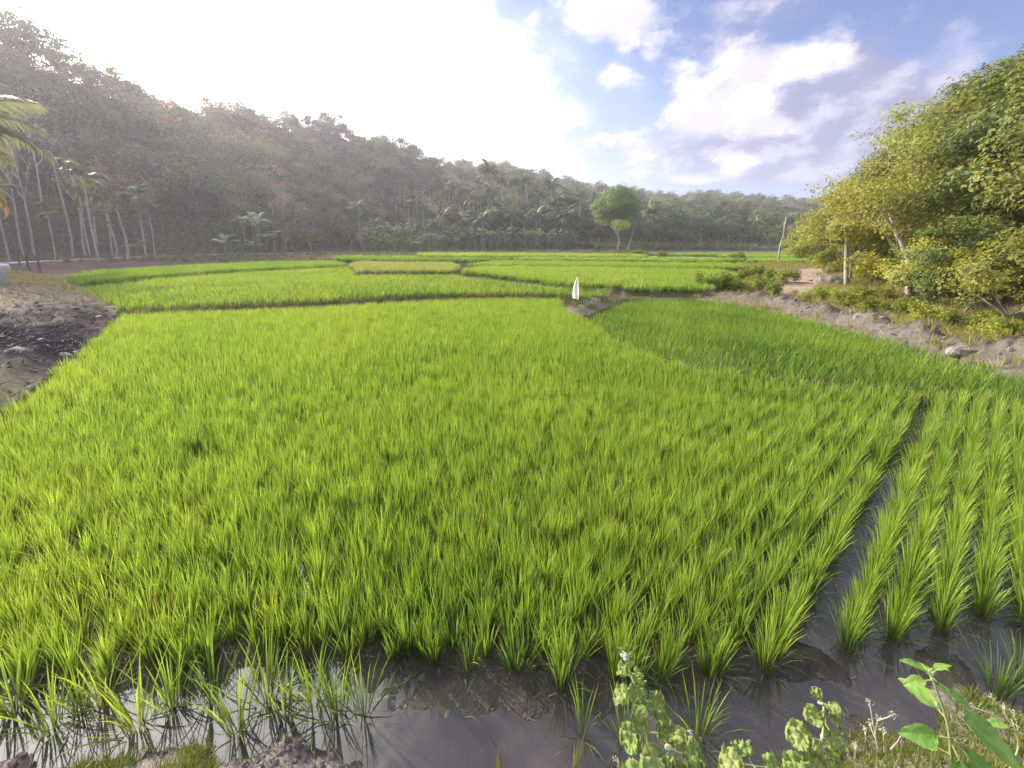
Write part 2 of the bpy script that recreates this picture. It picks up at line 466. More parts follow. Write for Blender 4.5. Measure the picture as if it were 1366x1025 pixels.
M_wood = solid('bamboo_wood', (.30, .25, .17), (.42, .36, .25), 8, .7, .2)
M_concrete = solid('concrete', (.48, .46, .43), (.62, .60, .57), 3, .85, .2)
M_stone = solid('pale_clod', (.19, .165, .15), (.32, .28, .255), 5, .95, .6)
M_darkstone = solid('grey_boulder', (.17, .15, .14), (.30, .28, .26), 4, .95, .6)

# ------------------------------------------------------------------ ground
def ground_material():
    m_, T, out = mat('ground')
    geo = T.node('ShaderNodeNewGeometry').outputs['Position']
    col = T.node('ShaderNodeVertexColor', layer_name='soil').outputs[0]
    n1 = T.noise(geo, 1.7, 6, .62); n2 = T.noise(geo, 11, 5, .7); n3 = T.noise(geo, .3, 4, .6)
    f = T.m('ADD', T.m('MULTIPLY', T.m('SUBTRACT', n1, .5), 1.1), T.m('MULTIPLY', T.m('SUBTRACT', n2, .5), 1.3))
    f = T.m('ADD', f, T.m('MULTIPLY', T.m('SUBTRACT', n3, .5), .5))
    hs = T.node('ShaderNodeHueSaturation'); T.l.new(col, hs.inputs['Color'])
    T.l.new(T.m('ADD', 1.0, f), hs.inputs['Value'])
    wet = T.node('ShaderNodeAttribute', attribute_name='wet').outputs['Fac']
    p = T.node('ShaderNodeBsdfPrincipled'); T.l.new(hs.outputs[0], p.inputs['Base Color'])
    T.l.new(T.m('MULTIPLY_ADD', wet, -.62, .92), p.inputs['Roughness'])
    T.l.new(T.m('MULTIPLY_ADD', wet, .4, .0), p.inputs['Specular IOR Level'])
    b = T.node('ShaderNodeBump'); b.inputs['Strength'].default_value = .7; b.inputs['Distance'].default_value = .04
    T.l.new(T.noise(geo, 24, 6, .7), b.inputs['Height'])
    T.l.new(b.outputs[0], p.inputs['Normal']); T.l.new(p.outputs[0], out.inputs[0])
    return m_

def build_ground():
    ns, ny = 470, 430
    S = np.linspace(-2.5, 2.5, ns); Yv = .35 * (760 / .35) ** (np.linspace(0, 1, ny))
    Sg, Yg = np.meshgrid(S, Yv)
    # widen the fan close to the camera so that the bank goes on beside it
    Xg = Sg * (Yg + 1.2 * np.exp(-Yg / 2)); Xg = Xg.ravel(); Yg = Yg.ravel()
    z, kind = terrain(Xg, Yg)
    n1, n2 = fbm(Xg, Yg, .8, 4), fbm(Xg + 40, Yg, 5, 3)
    C = np.zeros((len(z), 3)); wet = np.zeros(len(z))
    pal = {0: (.06, .058, .03), 1: (.062, .052, .042), 2: (.25, .215, .20), 3: (.27, .235, .21), 4: (.165, .145, .125), 5: (.30, .25, .16), 6: (.20, .15, .09), 7: (.075, .07, .05)}
    for k, c in pal.items(): C[kind == k] = c
    wet[(kind == 1) & (Yg < 8)] = 1.0
    wet[(kind == 1) & (Yg > 40) & (Xg > 18)] = .8
    m = kind == 3                                        # left bank: burnt patch, straw at the back, grass at the front
    bx, by = at_z(55, 420, .8)
    burnt = np.clip(1.5 - np.hypot((Xg - bx) / 4.3, (Yg - by) / 3.2) * 1.2 + .9 * n1 + .35 * n2, 0, 1) * m
    straw = sstep((Yg - 14.5) / 3 + n1) * m
    green = sstep((8.6 - Yg) / 2 + 1.1 * n1) * m
    C = C * (1 - straw[:, None]) + np.array([.33, .27, .17]) * straw[:, None]
    C = C * (1 - green[:, None] * .6) + np.array([.15, .16, .09]) * green[:, None] * .6
    C = C * (1 - burnt[:, None]) + np.array([.03, .028, .037]) * burnt[:, None]
    m = (kind == 0) & (Yg > 17) & (Xg < -14)
    C[m] = (.10, .08, .07)
    m = kind == 5
    g = sstep(.5 + 1.8 * n1) * m
    C = C * (1 - g[:, None] * .7) + np.array([.17, .21, .06]) * g[:, None] * .7
    px_, py_ = at_z(1075, 378, .3)                      # bare sandy path behind the bank
    g = np.exp(-(pdist(Xg, Yg, pxpoly([(1045, 398), (1062, 380), (1068, 368), (1085, 358)], .25)) / .9) ** 2) * m
    C = C * (1 - g[:, None]) + np.array([.36, .27, .22]) * g[:, None]
    m = (kind == 7)
    g = sstep((Yg - 78) / 25) * (hill_t(Xg, Yg)[1] < .25) * m     # greener meadow at the foot of the far slope
    C = C * (1 - g[:, None] * .7) + np.array([.15, .17, .08]) * g[:, None] * .7
    g = sstep((-30 - Xg) / 10) * (kind == 0)
    C = C * (1 - g[:, None]) + np.array([.11, .085, .075]) * g[:, None]
    g = (kind == 0) * (Yg > 15) * (Xg > -30)
    C = C * (1 - .6 * g[:, None]) + np.array([.13, .16, .06]) * .6 * g[:, None]
    F = [(j * ns + i, j * ns + i + 1, (j + 1) * ns + i + 1, (j + 1) * ns + i) for j in range(ny - 1) for i in range(ns - 1)]
    me = bpy.data.meshes.new('ground'); me.from_pydata(np.stack([Xg, Yg, z], 1).tolist(), [], F)
    a = me.color_attributes.new('soil', 'FLOAT_COLOR', 'POINT'); a.data.foreach_set('color', np.concatenate([C, np.ones((len(z), 1))], 1).astype(np.float32).ravel())
    a = me.attributes.new('wet', 'FLOAT', 'POINT'); a.data.foreach_set('value', wet.astype(np.float32))
    me.polygons.foreach_set('use_smooth', [True] * len(F)); me.materials.append(ground_material())
    link('ground', me, kind='structure')
    # plain land round and behind
    mb = MB(); r = 3000
    mb.add([(-r, -r, -.6), (r, -r, -.6), (r, r, -.6), (-r, r, -.6)], [(0, 1, 2, 3)])
    link('terrain', mb.mesh('terrain', solid('far_land', (.14, .13, .08), (.2, .18, .1), .02)), kind='structure')

build_ground()

def build_water():
    m_, T, out = mat('muddy_water')
    geo = T.node('ShaderNodeNewGeometry').outputs['Position']
    p = T.node('ShaderNodeBsdfPrincipled')
    n = T.noise(geo, 2.2, 4, .6)
    T.l.new(T.mix(T.ss(n, .35, .7), (.038, .033, .036, 1), (.075, .066, .062, 1)), p.inputs['Base Color'])
    p.inputs['Roughness'].default_value = .04; p.inputs['IOR'].default_value = 1.42
    p.inputs['Specular IOR Level'].default_value = 1.0
    b = T.node('ShaderNodeBump'); b.inputs['Strength'].default_value = .12; b.inputs['Distance'].default_value = .02
    T.l.new(T.noise(geo, 5, 2, .5), b.inputs['Height']); T.l.new(b.outputs[0], p.inputs['Normal'])
    T.l.new(p.outputs[0], out.inputs[0])
    xs = np.linspace(-30, 30, 61); ys = np.linspace(.2, 17, 30)
    V = [(x, y, 0) for y in ys for x in xs]; n_ = len(xs)
    F = [(j * n_ + i, j * n_ + i + 1, (j + 1) * n_ + i + 1, (j + 1) * n_ + i) for j in range(len(ys) - 1) for i in range(n_ - 1)]
    mb = MB(); mb.add(V, F); link('water', mb.mesh('water', m_), kind='structure')
build_water()

# ------------------------------------------------------------------ instancing for what nobody could count
def instancer(name, pts, rot, scale, protos, idx, kind='stuff', **props):
    c = bpy.data.collections.new(name + '_kinds')
    for i, me in enumerate(protos):
        o = bpy.data.objects.new('%s_kind_%02d' % (name, i), me); c.objects.link(o)
    me = bpy.data.meshes.new(name); me.from_pydata(np.asarray(pts).tolist(), [], [])
    n = len(pts)
    a = me.attributes.new('rot', 'FLOAT_VECTOR', 'POINT'); a.data.foreach_set('vector', np.asarray(rot, np.float32).ravel())
    a = me.attributes.new('scl', 'FLOAT', 'POINT'); a.data.foreach_set('value', np.broadcast_to(scale, (n,)).astype(np.float32))
    a = me.attributes.new('idx', 'INT', 'POINT'); a.data.foreach_set('value', np.asarray(idx, np.int32))
    g = bpy.data.node_groups.new(name, 'GeometryNodeTree')
    g.interface.new_socket('Geometry', in_out='INPUT', socket_type='NodeSocketGeometry')
    g.interface.new_socket('Geometry', in_out='OUTPUT', socket_type='NodeSocketGeometry')
    N = g.nodes; L = g.links
    gi, go = N.new('NodeGroupInput'), N.new('NodeGroupOutput')
    ci = N.new('GeometryNodeCollectionInfo'); ci.inputs['Collection'].default_value = c
    ci.inputs['Separate Children'].default_value = True; ci.inputs['Reset Children'].default_value = True
    ip = N.new('GeometryNodeInstanceOnPoints'); ip.inputs['Pick Instance'].default_value = True
    def attr(nm, dt):
        q = N.new('GeometryNodeInputNamedAttribute'); q.data_type = dt; q.inputs['Name'].default_value = nm
        return q.outputs['Attribute']
    L.new(gi.outputs[0], ip.inputs['Points']); L.new(ci.outputs[0], ip.inputs['Instance'])
    L.new(attr('idx', 'INT'), ip.inputs['Instance Index'])
    L.new(attr('rot', 'FLOAT_VECTOR'), ip.inputs['Rotation']); L.new(attr('scl', 'FLOAT'), ip.inputs['Scale'])
    L.new(ip.outputs[0], go.inputs[0])
    o = link(name, me, kind=kind, **props)
    md = o.modifiers.new('scatter', 'NODES'); md.node_group = g
    return o

# ------------------------------------------------------------------ rice
def clump(nb, H, r, base=.022, w=.0075, seg=4, lean=.23, droop=.16, spread=0.0, tmax=.78):
    """one rice hill: blades rising from a tight base and arching outwards"""
    mb = MB()
    for b in range(nb):
        az = r.uniform(0, 2 * pi); L = H * r.uniform(.72, 1.12)
        th = abs(r.normal(0, lean)) + .04
        old = r.random() < droop
        if old: th += r.uniform(.35, .75); L *= .72
        bend = r.uniform(.10, .45) + (.7 if old else 0)
        p = np.array([cos(az), sin(az), 0]) * r.uniform(0, base) * (1 + spread) ; p[2] = -.02
        side = np.array([-sin(az + r.normal(0, .7)), cos(az + r.normal(0, .7)), 0])
        side = side / np.linalg.norm(side)
        V, Tt = [], []
        wd = w * r.uniform(.75, 1.25); tip = r.uniform(.7, 1) * tmax; tip = 1.0 if r.random() < .08 else tip
        for i in range(seg + 1):
            q = i / seg
            ww = wd * (1 - .35 * (1 - q) if q < .5 else 1.0) * (1 - max(0, q - .45) / .55) ** .8
            V += [p - side * ww * .5, p + side * ww * .5] if i < seg else [p]
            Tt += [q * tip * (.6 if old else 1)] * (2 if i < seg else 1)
            a = th + bend * q * q * 1.4
            p = p + np.array([cos(az) * sin(a), sin(az) * sin(a), cos(a)]) * L / seg
        Fc = [(2 * i, 2 * i + 1, 2 * i + 3, 2 * i + 2) for i in range(seg - 1)] + [(2 * seg - 2, 2 * seg - 1, 2 * seg)]
        mb.add(V, Fc, Tt)
    return mb

r0 = np.random.default_rng(11)
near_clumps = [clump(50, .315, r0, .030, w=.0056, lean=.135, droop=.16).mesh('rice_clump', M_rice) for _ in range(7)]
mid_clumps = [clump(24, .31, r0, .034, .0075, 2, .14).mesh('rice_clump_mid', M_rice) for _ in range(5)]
def mk(material, H=.46, n=10, w=.02, br=.06): return [clump(n, H, r0, br, w, 2, .3).mesh('rice_clump_far', material) for _ in range(4)]
def patch(material, size, n, H, w, nb=5):
    mb = MB()
    for _ in range(n):
        c = clump(nb, H, r0, .05, w, 2, .28)
        off = np.array([r0.uniform(-size, size) / 2, r0.uniform(-size, size) / 2, 0])
        for v, f, t in zip(c.v, c.f, c.t): mb.add(v + off, [[i for i in q] for q in fix(f)], t)
    return mb.mesh('rice_patch', material)
def fix(f):
    m0 = min(min(q) for q in f); return [tuple(i - m0 for i in q) for q in f]

def lattice(poly, su, sv, jit, r):
    P = np.array(poly); u = P @ ROWDIR; v = P @ ROWN
    U, V = np.meshgrid(np.arange(u.min(), u.max(), su), np.arange(v.min(), v.max(), sv))
    U = U + r.normal(0, jit, U.shape); V = V + r.normal(0, jit * .55, V.shape)
    pts = U.ravel()[:, None] * ROWDIR + V.ravel()[:, None] * ROWN
    vis = (np.abs(pts[:, 0]) < 1.42 * pts[:, 1] + 1.0)
    return pts[vis & inside(pts[:, 0], pts[:, 1], poly)]

def rowcoord(px, py, z): return float(np.array(at_z(px, py, z)) @ ROWN)

rr = np.random.default_rng(3)
pts = lattice(P1, .092, .158, .012, rr)
_ex = lattice(P1, .19, .21, .05, rr); _ex = _ex[(_ex[:, 0] - .70 * _ex[:, 1] < rr.normal(-.6, .5, len(_ex)))]; pts = np.concatenate([pts, _ex])
# wide lanes left open between some rows, and thin spots
vv = pts @ ROWN; keep = np.ones(len(pts), bool)
for (px, py, w, u0, u1) in ((1120, 860, .078, 1.5, 7.6),):
    v0_ = (np.array(P1) @ ROWN).min(); vc_ = v0_ + round((rowcoord(px, py, 0) - v0_) / .158) * .158
    keep &= ~((np.abs(vv - vc_) < w) & (pts @ ROWDIR > u0) & (pts @ ROWDIR < u1))
pts = pts + np.outer(np.where(vv < vc_, .07, 0), ROWN)   # the rows beyond the lane stand a little closer
lane2 = rowcoord(905, 520, .38)
keep &= ~((np.abs(vv - lane2) < .05) & (rr.random(len(pts)) < .45) & (pts @ ROWDIR > 1.0) & (pts @ ROWDIR < 4.3))
gaps = fbm(pts[:, 0], pts[:, 1], 1.3, 2)
keep &= ~((gaps < -.72) & (rr.random(len(pts)) < .35)); keep &= rr.random(len(pts)) > .012
pts = pts[keep]
d = np.hypot(pts[:, 0] * .75, pts[:, 1]); order = np.argsort(np.hypot(pts[:, 0], pts[:, 1])); pts = pts[order]; d = d[order]
invis = np.abs(pts[:, 0]) > 1.30 * (pts[:, 1] * .985 + .38) + .25
tufts = [at_z(px, py, 0) for px, py in [(70, 968), (110, 952), (20, 955), (185, 972), (287, 932), (317, 975), (357, 936), (419, 946), (449, 957), (486, 955), (778, 982), (831, 990), (931, 984), (1331, 930), (1362, 912), (140, 940), (232, 948), (380, 962), (30, 930)]]
tuft_txt = ['sparse rice tuft in the water near the lower left corner', 'small rice tuft behind the corner tufts at the lower left', 'leftmost rice tuft cut by the left edge of the frame near the water',
            'lone fan shaped rice tuft mirrored in the bright water at lower left', 'rice tuft touching the edge of the dense rice above the bright puddle', 'leaning rice tuft beside the stony bank right of the bright puddle',
            'bushy rice tuft in dark water left of the mud shelf', 'rice tuft with long reflection, third from the mud shelf', 'rice tuft with long reflection next to the narrow one at the mud shelf',
            'narrow upright rice tuft at the left end of the mud shelf', 'thin rice tuft in the channel left of the wrinkled weed', 'rice tuft partly hidden behind the tall wrinkled weed', 'isolated rice tuft in the open channel right of the wrinkled weed',
            'rice tuft standing by the lower right bank', 'rightmost rice tuft at the right edge over the bank',
            'small rice tuft close under the dense rice left of the lone fan shaped tuft', 'rice tuft between the fan shaped tuft and the dense rice', 'rice tuft nearest the stony bank among the middle left tufts', 'rice tuft hugging the dense rice at the far lower left']
small_clumps = [clump(n_, .31, r0, .028, .006, 4, .25, .25).mesh('rice_tuft', M_rice) for n_ in (38, 28, 34, 16)]
for k, ((x, y), tx) in enumerate(zip(tufts, tuft_txt)):
    o = link('rice_tuft', small_clumps[3 if k in (9, 10, 11) else k % 3], None, (x, y, -.01)); o.rotation_euler = (0, 0, rr.uniform(0, 6.28))
    s_ = [1.2, 1.15, 1.3, 1.3, 1.3, 1.4, 1.35, 1.35, 1.3, 1.25, 1.0, 1.05, 1.1, 1.1, 1.1, 1.2, 1.2, 1.1, 1.25][k]; o.scale = (s_,) * 3
    tag(o, tx, 'rice plant', 'isolated rice tufts in the channel')
# the 285 nearest rice hills are individuals
cnt = 0; front_i = []; taken = np.zeros(len(pts), bool)
for i in range(len(pts)):
    if cnt >= 285: break
    if invis[i]: continue
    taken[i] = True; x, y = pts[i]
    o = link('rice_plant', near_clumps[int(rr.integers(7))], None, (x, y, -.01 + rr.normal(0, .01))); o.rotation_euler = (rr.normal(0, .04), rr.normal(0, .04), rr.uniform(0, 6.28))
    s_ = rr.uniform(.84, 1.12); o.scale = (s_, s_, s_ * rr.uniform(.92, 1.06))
    ppx = CX + x / (y * cos(PITCH) + CAMZ * sin(PITCH)) * F_PX
    ye = float(np.interp(x, [q[0] for q in front_edge], [q[1] for q in front_edge]))
    if y - ye < .085: front_i.append((ppx, o))
    zone = 'left' if ppx < 455 else ('middle' if ppx < 910 else 'right')
    depth = 'second' if y - ye < .20 else ('inner' if y - ye < .45 else 'deeper')
    tag(o, {'second': 'lush green rice plant just behind the front edge plants, %s third of the paddy',
            'inner': 'green rice plant inside the near rows, %s third of the paddy',
            'deeper': 'green rice plant a few rows in from the channel, %s third of the paddy'}[depth] % zone, 'rice plant',
        'rice plants %s rows %s' % (depth, zone)); cnt += 1
front_i.sort(key=lambda q: q[0])
words = 'first second third fourth fifth sixth seventh eighth ninth tenth eleventh twelfth thirteenth fourteenth fifteenth sixteenth seventeenth eighteenth nineteenth'.split()
for j, (ppx, o) in enumerate(front_i):
    h = len(front_i) // 2
    if j < h: t_ = 'rice plant on the front edge, %s from the left side' % (words[j] if j < 19 else 'twentieth or later')
    else:
        q = len(front_i) - 1 - j; t_ = 'rice plant on the front edge, %s from the right side' % (words[q] if q < 19 else 'twentieth or later')
    o['label'] = t_; o['group'] = 'rice plants along the channel edge'
rest = pts[~taken]; drest = d[~taken]
def scatter(name, p, protos, s0, s1, r, z=None, tilt=.05, **kw):
    n = len(p)
    zz = np.full(n, 0.0) if z is None else z
    rot = np.stack([r.normal(0, tilt, n), r.normal(0, tilt, n), r.uniform(0, 2 * pi, n)], 1)
    return instancer(name, np.column_stack([p, zz]), rot, r.uniform(s0, s1, n), protos, r.integers(0, len(protos), n), **kw)
hgt = lambda p: 1 + .12 * fbm(p[:, 0], p[:, 1], .5, 3)
a = rest[drest < 5.5]; b = rest[drest >= 5.5]
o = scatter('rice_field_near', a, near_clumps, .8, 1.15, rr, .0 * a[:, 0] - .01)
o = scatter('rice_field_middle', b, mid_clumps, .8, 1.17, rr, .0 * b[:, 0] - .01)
p2 = lattice(P2, .14, .15, .02, rr)
scatter('rice_field_right', p2, mk(M_rice2, .31, 16, .010, .035), .88, 1.1, rr, .0 * p2[:, 0])
p3 = lattice(P3, .22, .22, .03, rr)
scatter('rice_field_behind', p3, mk(M_rice, .33, 16, .014, .06), .9, 1.1, rr, .0 * p3[:, 0] + .15)
for nm, P, lv, m_, su in (('rice_field_yellow', P3b, .34, M_rice_y, .30), ('rice_field_side', P4, .34, M_rice2, .32), ('rice_field_olive', P5, .40, M_straw, .34), ('rice_field_back', P6, .48, M_rice_y, .4)):
    q = lattice(P, su, su, .06, rr)
    scatter(nm, q, [patch(m_, su * 1.4, 7, .34, .022, 6) for _ in range(3)], .9, 1.12, rr, .0 * q[:, 0] + lv - .01)
for nm, P, lv, m_ in (('rice_field_far', P7, .66, M_rice_y), ('rice_field_far_left', P8, .62, M_rice2), ('rice_field_farthest', P9, .8, M_rice)):
    q = lattice(P, .7, .7, .1, rr)
    scatter(nm, q, [patch(m_, 1.1, 16, .35, .04, 6) for _ in range(3)], .9, 1.1, rr, .0 * q[:, 0] + lv - .01)
for k, P in enumerate(far_strips):
    q = lattice(P, .7, .7, .1, rr)
    if len(q): scatter('rice_terrace', q, [patch(M_rice2 if k % 2 else M_rice, 1.1, 10, .46, .06, 6)] * 1, .8, 1.05, rr, terrain(q[:, 0], q[:, 1])[0])

# rough grass on the bunds between the paddies and on the banks
def along(line, step, width, r, n_across=1):
    out = []
    for a, b in zip(line[:-1], line[1:]):
        a, b = np.array(a), np.array(b); L = np.linalg.norm(b - a); n = max(1, int(L / step))
        for i in range(n):
            t = (i + r.random()) / n; out.append(a + (b - a) * t + r.normal(0, width, 2))
    return np.array(out).reshape(-1, 2)
short = [clump(12, .20, r0, .05, .010, 2, .5, .3).mesh('grass_tuft', M_tuft) for _ in range(3)]
dryt = [clump(12, .18, r0, .06, .008, 2, .65, .3).mesh('dry_tuft', M_dry) for _ in range(3)]
bund = []
for P, w, st in ((P3[:7], .16, .05), (P3[-8:], .2, .08), (P3b[:6], .25, .06), (P4[:6], .25, .07), (P5[:3], .22, .06), (P6[:4], .25, .08), (P7[:2], .3, .12), (P8[:4], .3, .12), (P9[:3], .3, .15), (gully, .45, .025)):
    bund.append(along(P, st, w, rr))
bund = np.concatenate(bund)
m_ = ~inside(bund[:, 0], bund[:, 1], P1) & ~inside(bund[:, 0], bund[:, 1], P2); bund = bund[m_]
scatter('bund_grass', bund, short, .7, 1.3, rr, terrain(bund[:, 0], bund[:, 1])[0] - .01)
# left bank
q = rr.uniform((-30, 3), (-6, 31), (60000, 2)); z_, k_ = terrain(q[:, 0], q[:, 1])
n1 = fbm(q[:, 0], q[:, 1], .8, 4)
bx, by = at_z(55, 420, .8)
burnt = np.hypot((q[:, 0] - bx) / 4.3, (q[:, 1] - by) / 3.2) < 1.1 + .5 * n1
m_ = ((k_ == 3) | ((k_ == 0) & (q[:, 1] < 20) & (pdist(q[:, 0], q[:, 1], bank_left) < 1.0))) & ~burnt & (rr.random(len(q)) < .25 + .75 * ((q[:, 1] > 15) | (q[:, 1] < 9)))
q, z_, isg = q[m_], z_[m_], (q[m_][:, 1] < 9.5) | (rr.random(m_.sum()) < .15)
scatter('dry_grass', q[~isg], dryt, .7, 1.4, rr, z_[~isg] - .01); scatter('bank_grass', q[isg], short, .5, 1.0, rr, z_[isg] - .01)
# right bank and the weedy strip behind it
q = rr.uniform((6, 2), (34, 46), (60000, 2)); z_, k_ = terrain(q[:, 0], q[:, 1]); n1 = fbm(q[:, 0] + 9, q[:, 1], .5, 3)
m_ = ((k_ == 5) & (n1 > -.45)) | ((k_ == 6) & (z_ < 4) & (rr.random(len(q)) < .6)) | ((k_ == 4) & (rr.random(len(q)) < .22))
m_ &= pdist(q[:, 0], q[:, 1], pxpoly([(1045, 398), (1062, 380), (1068, 368), (1085, 358)], .25)) > .8
q, z_, n1 = q[m_], z_[m_], n1[m_]
M_weed = foliage('yellow_weed', [(.22, .22, .07), (.32, .29, .11), (.18, .21, .05), (.42, .36, .18)], .4, .6, .2, .03, .25)
weedc = [clump(12, .26, r0, .07, .016, 2, .6, .3).mesh('weed_tuft', M_weed) for _ in range(3)]
isd = (n1 + rr.normal(0, .2, len(q))) > -.05
scatter('weeds', q[~isd], weedc, .6, 1.4, rr, z_[~isd] - .01); scatter('straw_grass', q[isd], dryt, .7, 1.5, rr, z_[isd] - .01)
# meadow and scrub at the foot of the slopes
q = np.stack([rr.uniform(-110, 60, 30000), rr.uniform(42, 112, 30000)], 1); z_, k_ = terrain(q[:, 0], q[:, 1])
t_ = hill_t(q[:, 0], q[:, 1])[1]; m_ = (((k_ == 7) & (t_ < .35)) | ((k_ == 0) & (rr.random(len(q)) < .3))) & (np.abs(q[:, 0]) < 1.35 * q[:, 1])
q, z_ = q[m_], z_[m_]
M_scrub = foliage('scrub', [(.10, .11, .05), (.15, .15, .08), (.20, .18, .11), (.12, .14, .05)], .3, .7, .15, .03, .3)
mb = [clump(12, .5, r0, .25, .10, 2, .7, .3).mesh('scrub_tuft', M_scrub) for _ in range(3)]
scatter('undergrowth', q, mb, .5, 1.5, rr, z_ - .03)

# clods and pebbles on the banks
def pebble(r, n=7):
    mb = MB(); V = []; rows = 4
    for i in range(rows + 1):
        ph = pi * i / rows
        for k in range(n):
            q = 1 + r.normal(0, .16); V.append((sin(ph) * cos(2 * pi * k / n) * q, sin(ph) * sin(2 * pi * k / n) * q * .8, cos(ph) * .55 * q))
    mb.add(V, [(i * n + k, i * n + (k + 1) % n, (i + 1) * n + (k + 1) % n, (i + 1) * n + k) for i in range(rows) for k in range(n)]); return mb
pebs = [pebble(r0).mesh('clod', M_stone) for _ in range(4)]
q = rr.uniform((-3.2, .7), (3.4, 1.55), (9000, 2)); z_, k_ = terrain(q[:, 0], q[:, 1]); m_ = (k_ == 2) & (fbm(q[:, 0], q[:, 1], 3, 3) > -.25)
q, z_ = q[m_], z_[m_]; n = len(q)
instancer('pebbles', np.column_stack([q, z_]), rr.uniform(0, 6.28, (n, 3)), rr.gamma(1.6, .0045, n) + .002, pebs, rr.integers(0, 4, n))
q = along(bank_right, .012, .45, rr); z_, k_ = terrain(q[:, 0], q[:, 1]); m_ = (k_ == 4) & (q[:, 0] > 7.6); q, z_ = q[m_], z_[m_]; n = len(q)
instancer('soil_rubble', np.column_stack([q, z_]), rr.uniform(0, 6.28, (n, 3)), rr.gamma(1.6, .011, n) + .006, pebs, rr.integers(0, 4, n))
q = rr.uniform((-20, 4), (-7.5, 18), (5000, 2)); z_, k_ = terrain(q[:, 0], q[:, 1]); m_ = (k_ == 3); q, z_ = q[m_], z_[m_]; n = len(q)
instancer('rubble', np.column_stack([q, z_]), rr.uniform(0, 6.28, (n, 3)), rr.gamma(1.4, .013, n) + .008, pebs, rr.integers(0, 4, n))
# short moss and grass on the near bank
M_moss = foliage('moss_grass', [(.14, .15, .05), (.16, .20, .05), (.24, .27, .08), (.30, .28, .14)], .3, .7, .1, .03, .3)
tiny = [clump(10, .055, r0, .014, .0035, 2, .6, .3).mesh('moss_tuft', M_moss) for _ in range(3)]
q = rr.uniform((-3.2, .7), (3.4, 1.55), (24000, 2)); z_, k_ = terrain(q[:, 0], q[:, 1]); nn = fbm(q[:, 0] + 5, q[:, 1], 2.2, 3)
m_ = (k_ == 2) & (((q[:, 0] < 0) & (nn > .15)) | ((q[:, 0] > 0) & (nn > -.25))); q, z_ = q[m_], z_[m_]
scatter('moss', q, tiny, .6, 1.6, rr, z_ - .002)

# bits of straw and scum on the water along the mud
mb = MB(); q = rr.uniform((-2.6, 1.05), (3.0, 2.0), (2600, 2)); z_, k_ = terrain(q[:, 0], q[:, 1]); m_ = (z_ > -.006) & (z_ < .04); q = q[m_]; z_ = np.maximum(z_[m_], 0) + .003
for _k, ((x, y), z) in enumerate(zip(q[:900], z_[:900])):
    a = rr.uniform(0, pi); l_ = rr.gamma(2, .008); w_ = rr.uniform(.0008, .0025); dx, dy = cos(a) * l_, sin(a) * l_; nx, ny = -sin(a) * w_, cos(a) * w_
    if _k % 3: continue
    mb.add([(x - nx, y - ny, z), (x + nx, y + ny, z), (x + dx + nx, y + dy + ny, z + .002), (x + dx - nx, y + dy - ny, z + .002)], [(0, 1, 2, 3)], rr.random())
link('straw_litter', mb.mesh('straw_litter', M_dry), kind='stuff')

# ------------------------------------------------------------------ trees
LG = [(.07, .12, .03), (.11, .17, .035), (.20, .25, .045), (.30, .31, .05)]
M_leaf_yg = foliage('leaf_yellow_green', [(.10, .13, .03), (.20, .23, .04), (.31, .33, .05), (.43, .41, .075)], .42, .5, .3, .02, .28, .5, (.34, .37, .08), .5)
M_leaf_ol = foliage('leaf_olive', [(.10, .11, .035), (.21, .22, .05), (.34, .33, .08), (.42, .36, .12)], .38, .6, .2, .025, .3, .45, (.33, .32, .09), .4)
M_leaf_gr = foliage('leaf_green', [(.05, .075, .022), (.09, .13, .03), (.16, .19, .035), (.26, .27, .05)], .36, .5, .3, .01, .28)
M_leaf_big = foliage('leaf_fresh_green', [(.07, .12, .035), (.13, .20, .045), (.22, .30, .06), (.31, .38, .09)], .4, .5, .3, .01, .05)
M_f = [foliage('forest_leaf_grey_green', [(.06, .08, .045), (.11, .14, .065), (.20, .23, .11)], .3, .7, .15, .02, .5),
       foliage('forest_leaf_dark', [(.035, .055, .03), (.06, .09, .04), (.10, .13, .05)], .3, .65, .2, .02, .3),
       foliage('forest_leaf_brown', [(.09, .09, .06), (.145, .14, .09), (.22, .195, .125)], .3, .75, .1, .03, .3),
       foliage('forest_leaf_pale', [(.14, .16, .09), (.24, .25, .14), (.34, .33, .2)], .3, .7, .15, .03, .25)]
M_rust = foliage('rust_leaf', [(.22, .10, .05), (.34, .15, .07), (.40, .24, .10)], .35, .7, .1, .02, .2)
M_palm = foliage('palm_leaf', [(.065, .10, .04), (.11, .155, .055), (.19, .235, .09)], .32, .45, .4, .02, .25)
M_palm_y = foliage('palm_leaf_pale', [(.10, .12, .07), (.15, .17, .10), (.24, .25, .16)], .4, .45, .4, .02, .2)
M_palm_o = foliage('palm_leaf_orange', [(.34, .24, .08), (.45, .34, .12), (.5, .40, .16)], .4, .6, .2, .02, .1)
M_ban = foliage('banana_leaf', [(.09, .15, .06), (.16, .23, .09), (.28, .34, .16)], .32, .4, .4, .02, .2)
M_pb2 = solid('grey_bark', (.20, .17, .15), (.34, .30, .27), 6, .9, .5, .15, stretch=(1, 1, .3))
M_stem = solid('green_stem', (.16, .17, .07), (.25, .23, .12), 5, .7, .2)

